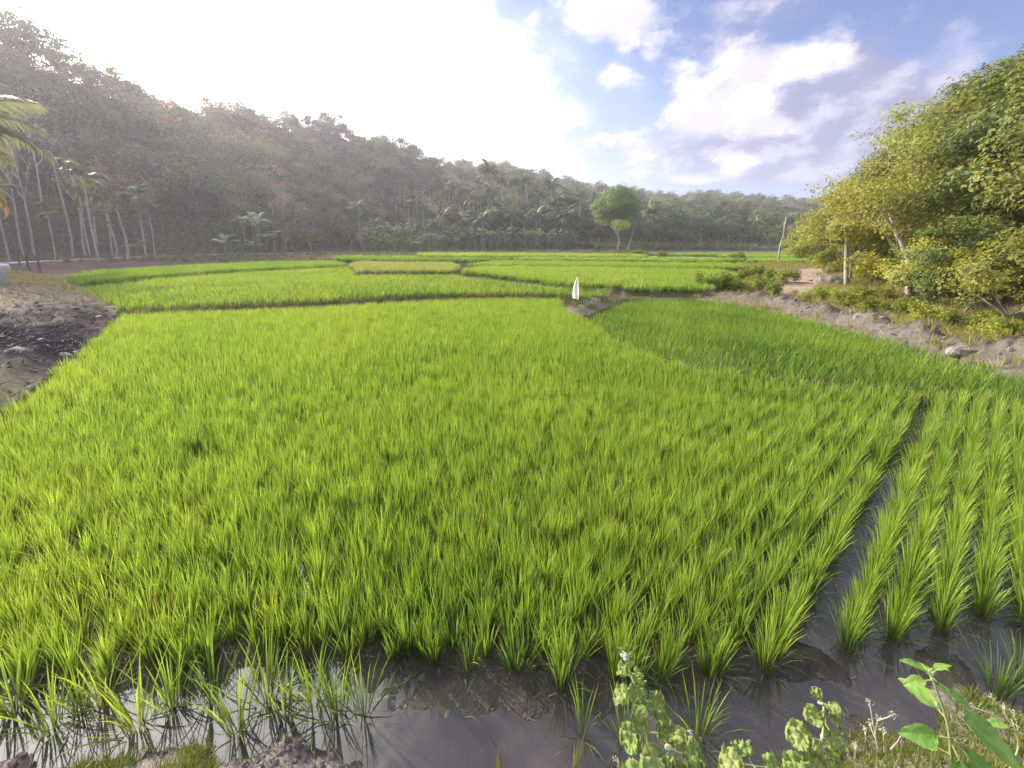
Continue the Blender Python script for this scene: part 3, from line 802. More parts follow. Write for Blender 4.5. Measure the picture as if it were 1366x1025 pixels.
def limbs(mb, r, H, trunk_h, rad, n, reach, forks=3):
    """trunk and a spray of limbs; returns limb tips"""
    bend = r.normal(0, .04 * H, 2)
    top = np.array([bend[0], bend[1], trunk_h])
    z = np.linspace(0, 1, 5)
    pts_ = np.stack([bend[0] * z ** 2 + .02 * H * np.sin(z * 5 + r.uniform(0, 6)), bend[1] * z ** 2, trunk_h * z - .1 * (z == 0)], 1)
    pts_[0, :2] = 0; tube(mb, pts_, np.linspace(rad, rad * .65, 5), 6)
    tips = []
    for k in range(n):
        az = 2 * pi * k / n + r.uniform(-.5, .5); e = r.uniform(.35, 1.25)
        L = (H - trunk_h) * r.uniform(.6, .95)
        d = np.array([cos(az) * cos(e) * reach, sin(az) * cos(e) * reach, sin(e)])
        st = pts_[-1] - np.array([0, 0, trunk_h * .25 * r.random()])
        mid = st + d * L * .5 + np.array([0, 0, .04 * H]); end = st + d * L
        tube(mb, [st, mid, end], [rad * .5, rad * .3, rad * .1], 4)
        tips += [end, (mid + end) / 2]
        for _ in range(forks):
            q = mid + (end - mid) * r.random(); e2 = q + unit(d + r.normal(0, .6, 3)) * L * .35
            tube(mb, [q, e2], [rad * .18, rad * .05], 3); tips.append(e2)
    return np.array(tips)

def broadleaf(r, H, W, nleaf, size, trunk_h=.35, rad=.12, nl=5, clump_r=.16, spare=10, up=.5, sparse=1.0):
    tr, cr = MB(), MB()
    tips = limbs(tr, r, H * .9, H * trunk_h, rad, nl, 1.0)
    extra = []
    for _ in range(spare):
        a, e = r.uniform(0, 2 * pi), r.uniform(-.35, 1.4); q = r.uniform(.6, 1)
        extra.append((cos(a) * cos(e) * W / 2 * q, sin(a) * cos(e) * W / 2 * q, H * (trunk_h + (1 - trunk_h) * .42) + sin(e) * H * (1 - trunk_h) * .5 * q))
    C = np.concatenate([tips, np.array(extra)]) if spare else tips
    wts = r.uniform(.3, 1, len(C)); wts /= wts.sum()
    idx = r.choice(len(C), int(nleaf * sparse), p=wts)
    rad_ = clump_r * H * r.uniform(.6, 1.25, len(C))
    off = unit(r.normal(size=(len(idx), 3))) * (r.random((len(idx), 1)) ** .45) * rad_[idx][:, None] * np.array([1.15, 1.15, .62])
    P = C[idx] + off; P[:, 2] = np.maximum(P[:, 2], .08 * H)
    leaves(cr, P, size * r.uniform(.6, 1.3, len(P)), r, up, out=unit(unit(off) * .7 + .9 * unit(P - np.array([0, 0, H * .55]))))
    # tint by clump so that light and dark sprays sit side by side
    ct = r.random(len(C)); t = np.clip(ct[idx] * .72 + r.random(len(idx)) * .28, 0, 1); cr.t[-1] = np.repeat(t, 4)
    return tr, cr

def joined(tr, cr, mats, name):
    mb = MB(); mb.cur = 0
    for src, c in ((tr, 0), (cr, 1)):
        mb.cur = c; mb.add(np.concatenate(src.v), [q for g in src.f for q in g], np.concatenate(src.t))
    return mb.mesh(name, mats)

rt = np.random.default_rng(21)
# --- hillside wood
M_warm = foliage('warm_leaf', [(.20, .14, .07), (.32, .22, .10), (.42, .30, .14)], .35, .7, .1, .02, .25)
protos, ptxt = [], []
for k in range(12):
    kind = [0, 1, 2, 3, 0, 1, 2, 0, 3, 2, 1, 0][k]
    H = rt.uniform(6.5, 9.5); sp = [1, 1, .55, .8, 1, 1, .4, .9, .5, .7, 1, .8][k]
    tr, cr = broadleaf(rt, H, H * rt.uniform(.75, 1.05), 1500, .52, rt.uniform(.2, .4), .14, 5, .17, 9, .5, sp)
    mats = [M_palebark if kind in (2, 3) else M_bark, M_warm if k == 9 else M_f[kind]]
    protos.append((joined(tr, cr, mats, 'forest_tree'), tr.mesh('trunk', mats[0]), cr.mesh('crown', mats[1])))
    ptxt.append({0: 'grey green', 1: 'dark green', 2: 'sparse brownish', 3: 'pale olive'}[kind])
cand = []
sp_ = 4.6
for Xc in np.arange(-230, 330, sp_):
    for Yc in np.arange(44, 390, sp_):
        x, y = Xc + rt.uniform(-.5, .5) * sp_, Yc + rt.uniform(-.5, .5) * sp_
        s, t = hill_t(np.array([x]), np.array([y])); s, t = s[0], t[0]
        if abs(s) > 1.35 or t < .03 or t > 1.10: continue
        px = CX + s * 530 * .985
        if px < 340 and t < .2 and rt.random() > .06: continue
        if px < 330 and t < .30 and rt.random() > .6: continue
        if 470 < px < 790 and (t * (np.interp(s, HT_S, HT[:, 2]) - np.interp(s, HT_S, HT[:, 1])) < 13 or (t < .4 and rt.random() < .55)): continue
        if px >= 790 and t * 200 < 14: continue
        if y > 120 and rt.random() > (120 / y) ** .8: continue
        if s > .72 and x > 40 and y < 140 and inside(np.array([x]), np.array([y]), foot_right_poly)[0]: continue
        cand.append((y, x, s, t))
cand.sort()
xs = np.array([c[1] for c in cand]); ys = np.array([c[0] for c in cand]); zs = terrain(xs, ys)[0]
sc = rt.uniform(.5, 1.3, len(cand)) ** 1.1 * np.where(ys > 150, 1.15, 1.0) * np.where(xs / ys < -.62, 1.25, 1.0); ry = rt.uniform(0, 6.28, len(cand))
patchn = fbm(xs, ys, .05, 3)
kinds = []
for i, c in enumerate(cand):
    px = CX + c[2] * 522
    w = np.array([1, 1, 1, 1, 1, 1, 1, 1, 1, 1, 1, 1.])
    if px < 420: w[[2, 6, 9, 3, 8]] *= 3.0 + 2 * patchn[i]
    elif c[3] < .4: w[[1, 5, 10, 0, 4]] *= 2.5
    if 190 < px < 400 and c[3] > .6: w[9] *= 4
    else: w[9] *= .25
    w = np.maximum(w, .05); kinds.append(rt.choice(12, p=w / w.sum()))
NT_IND = min(290, len(cand))
def zonetxt(px, t):
    a = 'far left' if px < 150 else 'left' if px < 330 else 'centre left' if px < 520 else 'centre' if px < 760 else 'right of centre'
    b = 'foot' if t < .15 else 'lower part' if t < .4 else 'middle' if t < .7 else 'top'
    return 'on the %s of the %s slope' % (b, a)
shade = ['dense', 'rounded', 'thin', 'loose', 'broad', 'bushy', 'leggy', 'upright', 'open', 'ragged', 'full', 'wide']
for i in range(NT_IND):
    k = kinds[i]; px = CX + cand[i][2] * 522
    size = 'small' if sc[i] < .78 else 'tall' if sc[i] > .98 else 'mid-sized'
    lab = '%s %s %s tree %s' % (size, shade[k], ptxt[k], zonetxt(px, cand[i][3])); grp = 'trees of the hillside wood, ' + ptxt[k] + ' ' + zonetxt(px, cand[i][3])
    o = thing('forest_tree', lab, 'tree', (xs[i], ys[i], zs[i] - .1), ry[i], grp, sc[i])
    link('trunk', protos[k][1], o); link('crown', protos[k][2], o)
j = slice(NT_IND, None); n = len(xs[j])
instancer('hillside_forest', np.column_stack([xs[j], ys[j], zs[j] - .1]), np.column_stack([np.zeros(n), np.zeros(n), ry[j]]), sc[j], [p[0] for p in protos], np.array(kinds[NT_IND:]))
# low bushes filling in under the trees
bush_m = []
for k in range(4):
    mb = MB(); n_ = 420; P = rt.normal(0, 1, (n_, 3)) * np.array([1.1, 1.1, .55]) + np.array([0, 0, 1.0]); P[:, 2] = np.abs(P[:, 2])
    leaves(mb, P, .5 * rt.uniform(.6, 1.3, n_), rt, out=unit(P - np.array([0, 0, .4]))); mb.t[-1] *= .6; bush_m.append(mb.mesh('bush', M_f[k]))
m_ = rt.random(len(xs)) < .9
bx_ = xs[m_] + rt.normal(0, 2, m_.sum()); by_ = ys[m_] + rt.normal(0, 2, m_.sum()); n = len(bx_)
m2 = (hill_t(bx_, by_)[1] > .12); bx_, by_ = bx_[m2], by_[m2]; n = len(bx_)
instancer('forest_underwood', np.column_stack([bx_, by_, terrain(bx_, by_)[0]]), np.column_stack([np.zeros(n), np.zeros(n), rt.uniform(0, 6, n)]), rt.uniform(.7, 1.4, n), bush_m, rt.integers(0, 4, n))

# --- palms
def frond(r, L, mat_, droop=1.0, nleaf=24, w=.05, leaflen=.28, name='frond', hang=.8):
    mb = MB(); m = 9; p = np.zeros(3); a = R(52); P = [p.copy()]
    for i in range(m):
        p = p + np.array([cos(a), 0, sin(a)]) * L / m; P.append(p.copy()); a -= droop * R(15) * (.5 + i / m)
    P = np.array(P); tube(mb, P, np.linspace(.012 * L, .003 * L, m + 1), 3, .9)
    s = np.linspace(.12, 1, nleaf); q = np.stack([np.interp(s * m, np.arange(m + 1), P[:, c]) for c in range(3)], 1)
    T_ = unit(np.gradient(q, axis=0))
    V, Fc, t = [], [], []
    for i in range(nleaf):
        ll = leaflen * L * (sin(pi * min(1, s[i] * .92 + .12)) ** .6 + .12)
        for sg in (-1, 1):
            side = np.array([0, sg, 0]); dr = unit(side * (1 - .25 * hang) + T_[i] * .55 + np.array([0, 0, -hang * r.uniform(.5, 1.1)]))
            mid = q[i] + (side * .55 + T_[i] * .35 + np.array([0, 0, .05])) * ll * .5; tip = mid + dr * ll * .6
            wv = T_[i] * w * L * .28; k = len(V)
            V += [q[i] - wv * .6, q[i] + wv * .6, mid + wv, mid - wv, tip]; Fc += [(k, k + 1, k + 2, k + 3), (k + 3, k + 2, k + 4)]; t += [r.random()] * 5
    mb.add(V, Fc, t); return mb.mesh(name, mat_)

def make_palm(name, label, H, L, nf, mat_, r, rad=.13, loc=(0, 0, 0), group=None, droop=1.0, lean=0.0, w=.05, bark=None, hang=.8):
    o = thing(name, label, 'palm tree', loc, r.uniform(0, 6.28), group)
    tb = MB(); z = np.linspace(0, 1, 8); pts_ = np.stack([lean * H * z ** 1.6, .02 * H * np.sin(z * 3), H * z - .2 * (z == 0)], 1)
    tube(tb, pts_, np.linspace(rad * 1.25, rad * .75, 8), 7); link('trunk', tb.mesh('trunk', bark or M_palebark, True), o)
    fm = [frond(r, L * q, mat_, droop * dq, 22, w, hang=hang) for q, dq in ((1, 1), (.9, 1.3), (1.05, .8))]
    for k in range(nf):
        f = link('frond', fm[k % 3], o, tuple(pts_[-1] + np.array([0, 0, -.02 * L])))
        f.rotation_euler = (r.normal(0, .12), [-.55, -.05, .30, .75][k % 4] + r.normal(0, .12), 2 * pi * k / nf * 2.4 + r.normal(0, .15))
    return o

def place_on(px, py_base, Y):
    x, y, _ = at_y(px, py_base, Y); return x, y, tz(x, y)

# tall coconut palms standing out of the wood: (px of crown, py of crown, distance)
tall = [(490, 240, 118), (534, 262, 122), (597, 250, 128), (613, 262, 125), (632, 246, 135), (652, 230, 128), (672, 244, 135), (692, 246, 130), (705, 243, 136), (735, 250, 134), (722, 262, 126),
        (640, 268, 118), (755, 268, 124), (662, 272, 116), (775, 262, 140), (948, 286, 130), (975, 290, 128), (905, 285, 128), (892, 297, 120), (560, 268, 121)]
lowp = [(641, 296, 106), (655, 292, 108), (670, 298, 105), (683, 290, 108), (700, 296, 106), (716, 292, 110), (730, 300, 106), (745, 292, 112), (604, 298, 106), (620, 292, 108), (760, 300, 108),
        (880, 300, 112), (935, 296, 114), (960, 300, 113), (990, 302, 113), (1012, 300, 118), (1040, 306, 114), (870, 286, 122), (1060, 300, 120)]
_r = np.random.default_rng(77)
for _ in range(44):
    px = _r.uniform(520, 800); Y = np.interp(px, HT[:, 0], HT[:, 1]) + _r.uniform(14, 52)
    tall.append((px, _r.uniform(252, 285) + (8 if px > 700 else 0), Y))
lowp = [(a, b, np.interp(a, HT[:, 0], HT[:, 1]) + _r.uniform(5, 12)) for a, b, c in lowp] + [(_r.uniform(490, 790), _r.uniform(288, 304), 0) for _ in range(22)]
lowp = [(a, b, c or np.interp(a, HT[:, 0], HT[:, 1]) + _r.uniform(3, 12)) for a, b, c in lowp]
pal_w = ['between two darker crowns', 'over the banana belt', 'left of the big light green tree', 'with a ragged crown', 'with a full round crown', 'rising above the wood', 'against the purple slope', 'with drooping fronds']
protoP = [make_palm('coconut_palm', 'x', 12, 3.9, 15, M_palm, rt, .20, w=.11, lean=l_, hang=.9) for l_ in (.03, .08)]
lowP = [make_palm('coconut_palm', 'x', 5.5, 3.8, 13, M_palm, rt, .22, w=.11, lean=.03)]
first = {}
def put(src, loc, rz, s, label, group):
    if id(src) not in first:
        first[id(src)] = 1; src.location = loc; src.rotation_euler = (0, 0, rz); src.scale = (s,) * 3; src['label'] = label; src['group'] = group; return src
    return copy_thing(src, loc, rz, s, label, group)
tens = ['twenty', 'thirty', 'forty', 'fifty', 'sixty']
ones = 'zeroth first second third fourth fifth sixth seventh eighth ninth'.split()
def ordl(i):
    i += 1
    if i < 20: return words[i - 1]
    return tens[i // 10 - 2] + ('-' + ones[i % 10] if i % 10 else ' th').replace('y th', 'ieth').replace(' th', 'th')
for lst, srcs, what, H0 in ((sorted(tall), protoP, 'tall thin coconut palm rising out of the far wood', 12), (sorted(lowp), lowP, 'low coconut palm with drooping fronds in front of the far wood', 5.5)):
    for i, (px, py, Y) in enumerate(lst):
        x, y, zc = at_y(px, py, Y); zg = tz(x, y); s = max(.55, (zc - zg) / H0)
        put(srcs[i % len(srcs)], (x, y, zg), rt.uniform(0, 6.28), min(s, 1.6), '%s, %s from the left' % (what, ordl(i)), 'coconut palms of the far belt' if H0 == 12 else 'low palms of the far belt')

# areca palms and pale trunks on the left
arec = [(133, 352, 238, 43), (195, 345, 262, 50), (207, 346, 282, 49), (120, 338, 262, 50), (148, 330, 275, 54), (75, 350, 285, 45), (447, 331, 285, 88), (481, 331, 278, 88), (465, 328, 300, 92), (497, 330, 311, 88), (14, 352, 250, 46)]
ar_txt = ['areca palm with the whitest trunk at the left paddy edge', 'slim areca palm behind the left strip of rice, left of its shorter neighbour', 'shorter slim areca palm right of a taller one behind the left rice strip',
          'areca palm with dark crown behind the whitest trunk', 'areca palm on the bare slope above the pale road', 'areca palm near the left posts with drooping dark fronds',
          'left one of the slim areca palms on the meadow at the slope foot', 'tallest slim areca palm on the meadow at the slope foot', 'small areca palm between two taller ones on the meadow', 'short areca palm right of the tallest one on the meadow', 'areca palm nearest the left edge of the frame']
protoA = [make_palm('areca_palm', 'x', 6.5, 2.3, 9, M_palm, rt, .075, w=.13, hang=1.0, droop=1.2)]
for (px, pb, pt, Y), tx in zip(arec, ar_txt):
    x, y, zg = place_on(px, pb, Y); zc = at_y(px, pt, Y)[2]; s = (zc - zg) / 6.5
    put(protoA[0], (x, y, zg), rt.uniform(0, 6.28), max(.4, s), tx, 'areca palms at the foot of the slope')
# bare pale trunks
for (px, pb, pt, Y, fork), tx in zip([(95, 330, 205, 55, 0), (112, 328, 238, 55, 1), (30, 330, 190, 54, 1), (44, 333, 185, 52, 1), (170, 346, 282, 48, 0), (152, 322, 277, 57, 0), (125, 300, 240, 62, 1), (62, 300, 150, 62, 1)],
        ['tall pale bare trunk leaning left above the road', 'pale forked bare tree right of the tallest pale trunk', 'pale bare tree with thin upright limbs near the left edge', 'thicker pale bare tree beside the left edge one',
         'thin straight pole like trunk without a crown behind the left rice', 'short pale trunk on the brown slope', 'pale crooked tree on the dark part of the left slope', 'highest pale forked tree on the left slope']):
    x, y, zg = place_on(px, pb, Y); H = at_y(px, pt, Y)[2] - zg
    o = thing('bare_tree', tx, 'tree', (x, y, zg), 0, 'pale bare trees on the left')
    mb = MB(); z = np.linspace(0, 1, 7); P = np.stack([.25 * np.sin(z * 4 + px) * (z > 0), 0 * z, H * z - .2 * (z == 0)], 1); tube(mb, P, np.linspace(.15, .05 if fork else .09, 7), 6); link('trunk', mb.mesh('trunk', M_palebark, True), o)
    if fork:
        mb = MB()
        for k in range(5):
            st = P[3 + k % 3]; d = np.array([rt.choice([-1, 1]) * rt.uniform(.4, 1), rt.normal(0, .5), 1.6]); tube(mb, [st, st + d * H * .12, st + d * H * .2 + np.array([0, 0, .4])], [.09, .06, .02], 4)
        link('limb', mb.mesh('limb', M_palebark), o)
    cb = MB(); n_ = 260; Cc = P[-1] + rt.normal(0, 1, (n_, 3)) * np.array([1.0, 1.0, .6]); leaves(cb, Cc, .3, rt); link('crown', cb.mesh('crown', M_f[3 if fork else 0]), o)

# coconut palm just outside the left edge, its fronds hanging into view
x, y, _ = at_y(-52, 352, 27); zg = tz(x, y); H = at_y(-52, 190, 27)[2] - zg
pn_ = make_palm('coconut_palm', 'pale green coconut fronds hanging into the picture at the left edge', H, 6.9, 20, M_palm_y, rt, .2, (x, y, zg), w=.07, hang=.95)
pn_.rotation_euler = (0, 0, .3)
x, y, _ = at_y(-22, 352, 29); zg = tz(x, y); H = at_y(-22, 262, 29)[2] - zg
pn_ = make_palm('coconut_palm', 'withered orange yellow fronds of the short palm at the left edge', H, 2.8, 12, M_palm_o, rt, .16, (x, y, zg), w=.09, hang=1.3, droop=1.8)

# --- banana plants
def ban_leaf(r, L, W, mat_):
    mb = MB(); n = 8; a = R(72); p = np.zeros(3); V, Fc, t = [], [], []; tn = r.random()
    for i in range(n + 1):
        s = i / n; w = W * (sin(pi * min(.97, max(.02, (s - .08) / .92))) ** .5) * .5 if s > .08 else .02 * L
        V += [p + np.array([0, -w, -w * .35]), p.copy(), p + np.array([0, w, -w * .35])]; t += [tn, min(1, tn + .3), tn]
        p = p + np.array([cos(a), 0, sin(a)]) * L / n; a -= R(11) * (.6 + 1.3 * s)
    for i in range(n):
        for k in (0, 1): Fc.append((3 * i + k, 3 * i + k + 1, 3 * i + k + 4, 3 * i + k + 3))
    mb.add(V, Fc, t); return mb.mesh('leaf', mat_)
blm = [ban_leaf(rt, 2.4, .62, M_ban), ban_leaf(rt, 2.0, .55, M_ban), ban_leaf(rt, 2.6, .6, M_ban)]
def make_banana(r, H, nst=1):
    o = thing('banana_plant', 'x', 'banana plant')
    for s in range(nst):
        bx_, by_ = (0, 0) if s == 0 else r.normal(0, .8, 2); h = H * r.uniform(.6, 1)
        mb = MB(); tube(mb, [(bx_, by_, -.1), (bx_ + .03, by_, h * .5), (bx_ + .05, by_, h)], [.16, .13, .09], 6); link('stem', mb.mesh('stem', M_stem, True), o)
        nlf = 7 if nst < 3 else 6
        for k in range(nlf):
            f = link('leaf', blm[k % 3], o, (bx_ + .05, by_, h - .1)); f.rotation_euler = (r.normal(0, .1), [-.15, .2, .5][k % 3], 2.4 * k + r.normal(0, .2)); q = r.uniform(.8, 1.1); f.scale = (q, q, q)
    return o
B = [make_banana(rt, 2.2, 1), make_banana(rt, 2.6, 2), make_banana(rt, 3.0, 4)]
spots = [(300, 334, 62, 0, 1.1, 'single banana plant with upright leaves beside the pale road'), (343, 326, 72, 2, 1.5, 'large dark banana clump at the foot of the left slope'), (338, 334, 66, 0, .8, 'small banana plant in front of the large banana clump'),
         (183, 335, 55, 0, .8, 'small banana plant on the bare brown slope at left'), (356, 330, 72, 1, 1.2, 'banana plant pair right of the large clump')]
for px, pb, Y, k, s, tx in spots:
    x, y, zg = place_on(px, pb, Y); put(B[k], (x, y, zg), rt.uniform(0, 6), s, tx, 'banana plants at the foot of the slope')
for i, px in enumerate(np.linspace(484, 775, 40)):
    Y = float(np.interp(px, HT[:, 0], HT[:, 1])) + rt.uniform(-4, 5); x, y, zg = place_on(px + rt.uniform(-3, 3), 330, Y)
    row = 'front' if Y < np.interp(px, HT[:, 0], HT[:, 1]) else 'back'
    side = 'left' if px < 560 else 'middle' if px < 660 else 'right'
    put(B[[1, 2, 0][i % 3]], (x, y, zg), rt.uniform(0, 6), rt.uniform(.9, 1.35), '%s banana plant in the %s row of the far belt, %s part' % (['twin stemmed', 'many stemmed', 'single'][i % 3], row, side), 'banana plants, %s %s %s' % (['twin', 'clump', 'single'][i % 3], row, side))

# --- big light green tree at the end of the paddies
tr, cr = broadleaf(rt, 15, 10.5, 22000, .40, .27, .26, 9, .125, 50, .6)
x, y, zg = place_on(824, 335, 96)
o = thing('rain_tree', 'big light green spreading tree at the far end of the paddies', 'tree', (x, y, zg), 0, None, 1.0)
link('trunk', tr.mesh('trunk', M_palebark), o); link('crown', cr.mesh('crown', M_leaf_big), o)
mb = MB(); tube(mb, [(2.0, -1, -.1), (2.6, -1, 2.0), (3.2, -.8, 4.6)], [.22, .18, .1], 6); link('trunk', mb.mesh('trunk', M_palebark), o)
# dark thickets behind the right of the valley
for k, (px, pb, Y, H, W, m_, tx) in enumerate([(872, 333, 108, 9.5, 11, 1, 'dark green thicket just right of the big light tree'), (903, 333, 110, 9, 11, 0, 'grey green bamboo thicket behind the low flooded terraces'),
        (935, 333, 112, 9.5, 12, 1, 'dark rounded bamboo thicket in the middle right of the valley'), (967, 333, 110, 8.6, 12, 0, 'pale topped bamboo thicket left of the leaning pole'), (995, 333, 108, 8, 13, 1, 'darkest round thicket behind the leaning pole'),
        (1028, 333, 112, 8, 11, 0, 'grey thicket right of the darkest one'), (1058, 333, 116, 9, 11, 0, 'thicket at the edge of the right hill'), (850, 331, 112, 9, 10, 1, 'dark thicket behind the big light tree'),
        (792, 333, 106, 8, 9, 1, 'dark thicket left of the big light tree'), (770, 331, 110, 8, 9, 1, 'dark bushy tree behind the rightmost banana plants'), (1015, 318, 150, 12, 14, 3, 'pale yellowish bare looking tree above the right thickets'),
        (755, 300, 150, 9, 9, 4, 'tree with rusty orange crown above the palm belt'), (1092, 333, 100, 9, 10, 3, 'pale brown tree beside the right hill foot'), (415, 331, 78, 4.2, 6, 3, 'small light green tree by the white stakes')]):
    tr, cr = broadleaf(rt, H, W, 3000, .40, .08 if k < 10 else .3, .16, 8, .17, 22, .6)
    x, y, zg = place_on(px, pb, Y); o = thing('thicket' if k < 10 else 'broadleaf_tree', tx, 'thicket' if k < 10 else 'tree', (x, y, zg), 0)
    link('trunk', tr.mesh('trunk', M_palebark), o); link('crown', cr.mesh('crown', M_rust if m_ == 4 else (M_leaf_gr if k == 13 else M_f[m_])), o)
# slim whitish tree in the palm belt
for px, pb, Y, H, tx in ((582, 331, 97, 14, 'slim whitish tree standing before the palm belt'), (350, 300, 88, 9, 'leafless pinkish brown tree on the left slope')):
    tr, cr = broadleaf(rt, H, H * .5, 700, .35, .5, .16, 7, .13, 6, .5)
    x, y, zg = place_on(px, pb, Y); o = thing('broadleaf_tree', tx, 'tree', (x, y, zg)); link('trunk', tr.mesh('trunk', M_palebark), o); link('crown', cr.mesh('crown', M_f[2 if px < 400 else 3]), o)

# --- right hill
RP = []
for k, (H, W, nl_, sz, m_, th) in enumerate([(5.0, 4.6, 9500, .14, M_leaf_yg, .25), (4.4, 4.2, 8500, .13, M_leaf_ol, .22), (5.2, 5.0, 10000, .145, M_leaf_gr, .25), (3.6, 3.8, 7500, .13, M_leaf_yg, .15), (5.6, 4.6, 5200, .14, M_leaf_ol, .35), (4.0, 4.6, 8500, .13, M_leaf_gr, .15)]):
    tr, cr = broadleaf(rt, H, W, nl_, sz, th, .07, 7, .135, 26, .9)
    RP.append((tr.mesh('trunk', M_pb2), cr.mesh('crown', m_)))
rtxt = ['yellow green leafy', 'olive brown', 'tall fresh green', 'low yellow green', 'thin rusty olive', 'low dark green']
def right_tree(x, y, k, s, lab, grp=None):
    o = thing('hill_tree', lab, 'tree', (x, y, tz(x, y) - .1), rt.uniform(0, 6.28), grp, s); link('trunk', RP[k][0], o); link('crown', RP[k][1], o); return o
fixed = [(1085, 352, 0, .95, 'yellow green tree at the left end of the right hill'), (1130, 373, 0, .95, 'yellowish tree with a pale forked trunk above the boulder'), (1105, 360, 3, 1.1, 'dense yellow bush behind the boulder'), (1160, 368, 1, 1.0, 'olive tree right of the pale forked trunk'),
         (1212, 388, 4, 1.0, 'thin tree with a curved pale trunk on the right slope'), (1245, 395, 3, .8, 'low yellow green bush at the foot of the right slope'), (1290, 405, 5, .75, 'low green bush near the right edge'), (1345, 420, 3, .75, 'layered light green bush at the right edge'),
         (1180, 372, 2, .9, 'fresh green tree behind the curved trunk')]
crest = [(17.6, 14.2, 2, 1.35, 'dark green tree highest on the right skyline at the right edge'), (20.5, 17.5, 0, 1.3, 'second crest tree from the right edge, yellow green'), (18.6, 12.6, 1, 1.3, 'olive crest tree cut by the right edge'), (22.5, 21, 2, 1.1, 'third crest tree from the right edge, green')]
for px, pb, k, s, tx in fixed:
    x, y = at_z(px, pb, .45); right_tree(x, y, k, s, tx)
for x, y, k, s, tx in crest: right_tree(x, y, k, s, tx)
nr = 0
step = 2.0
for Xc in np.arange(9, 75, step):
    for Yc in np.arange(2, 72, step):
        x, y = Xc + rt.uniform(-.5, .5) * step, Yc + rt.uniform(-.5, .5) * step
        if abs(x / y) > 1.5 or not inside(np.array([x]), np.array([y]), foot_right_poly)[0]: continue
        dh = pdist(np.array([x]), np.array([y]), foot_right)[0]
        if dh < 1.7 or dh > 22 or rt.random() < .12 + (dh > 14) * .3: continue
        k = int(rt.choice(6, p=[.20, .18, .28, .08, .08, .18]))
        where = 'at the foot' if dh < 4 else 'low down' if dh < 8 else 'high up' if dh < 14 else 'at the top'
        px = CX + x / y * 522
        side = 'near the right edge' if px > 1290 else 'right of the curved trunk' if px > 1215 else 'between the two pale trunks' if px > 1135 else 'at the left end'
        s = rt.uniform(.6, 1.25); right_tree(x, y, k, s, '%s %s tree, right hill %s, %s' % ('small' if s < .95 else 'larger', rtxt[k], where, side), 'right hill trees, %s %s %s' % (rtxt[k], where, side)); nr += 1
print('right trees', nr, 'forest', len(cand))
# pale trunked trees standing in front of the slope
for pts_, forks, tx in (([(1131, 374), (1129, 345), (1130, 315), (1127, 290), (1129, 272)], [(3, (1108, 266)), (3, (1140, 262)), (4, (1122, 252)), (2, (1142, 292))], 'forked pale tree trunk rising through yellow leaves above the boulder'),
                        ([(1214, 392), (1213, 368), (1211, 345), (1202, 322), (1191, 303), (1187, 282)], [(4, (1168, 268)), (5, (1192, 262)), (3, (1222, 300)), (2, (1228, 330))], 'tree with a pale trunk curving to the left on the right slope'),
                        ([(1233, 380), (1232, 360), (1236, 345)], [(2, (1226, 330)), (2, (1246, 328))], 'short pale forked trunk right of the curving one'),
                        ([(1300, 345), (1298, 325), (1306, 305)], [(2, (1288, 300)), (2, (1318, 290))], 'small pale forked branch tree in the light green bush at right')):
    bx0, by0 = at_z(*pts_[0], .45); Y0 = by0 - .25
    W_ = [np.array(at_y(px, py, Y0 + .12 * k)) for k, (px, py) in enumerate(pts_)]; b0 = W_[0].copy(); b0[2] = min(b0[2], tz(b0[0], b0[1]))
    o = thing('pale_tree', tx, 'tree', tuple(b0)); P_ = [w - b0 for w in W_]; P_[0] = np.array([0, 0, -.15])
    mb = MB(); tube(mb, P_, np.linspace(.10, .045, len(P_)), 7); link('trunk', mb.mesh('trunk', M_palebark, True), o)
    lb, cb = MB(), MB()
    for k, (px, py) in forks:
        e = np.array(at_y(px, py, Y0 + .3)) - b0; m0 = P_[k] * .45 + e * .55 + np.array([0, 0, -.06]); tube(lb, [P_[k], m0, e], [.04, .028, .012], 5)
        Q = e + rt.normal(0, 1, (420, 3)) * np.array([.42, .35, .26]) + np.array([0, 0, .15]); leaves(cb, Q, .13 * rt.uniform(.6, 1.2, 420), rt)
    link('limb', lb.mesh('limb', M_palebark, True), o); link('crown', cb.mesh('crown', M_leaf_yg), o)
# wispy leafless tree on the right skyline
for px, pb, Y, H, tx in ((1085, 350, 36, 6.4, 'wispy nearly bare tree over the left end of the right hill'), (1290, 300, 22, 4.5, 'wispy bare tree on the skyline of the right hill')):
    x, y, _ = at_y(px, pb, Y); tr, cr = broadleaf(rt, H, H * .6, 500, .11, .4, .08, 8, .14, 6, .3)
    o = thing('broadleaf_tree', tx, 'tree', (x, y, tz(x, y))); link('trunk', tr.mesh('trunk', M_palebark), o); link('crown', cr.mesh('crown', M_leaf_ol), o)

# bushes of the weedy strip and between the paddies
def make_bush(r, n, size, m_, w=.7, h=.5):
    mb = MB(); C_ = r.normal(0, .45, (9, 3)) * np.array([w, w, 0]) + np.array([0, 0, h]) * r.uniform(.4, 1.1, (9, 1)); i = r.integers(0, 9, n)
    P = C_[i] + unit(r.normal(size=(n, 3))) * r.random((n, 1)) ** .5 * .34 * w; P[:, 2] = np.abs(P[:, 2]) ; leaves(mb, P, size * r.uniform(.6, 1.3, n), r, 1.0); mb.t[-1] = np.repeat(np.clip(r.random(9)[i] * .5 + r.random(n) * .5, 0, 1), 4)
    sb = MB()
    for c in C_[:6]: tube(sb, [(0, 0, 0), c * .6 + np.array([0, 0, -.05]), c], [.018, .012, .005], 3)
    return mb.mesh('foliage', m_), sb.mesh('stem', M_stem)
M_bush = foliage('bush_leaf', [(.09, .14, .03), (.14, .21, .04), (.22, .28, .05), (.30, .33, .08)], .4, .5, .3, .02, .2)
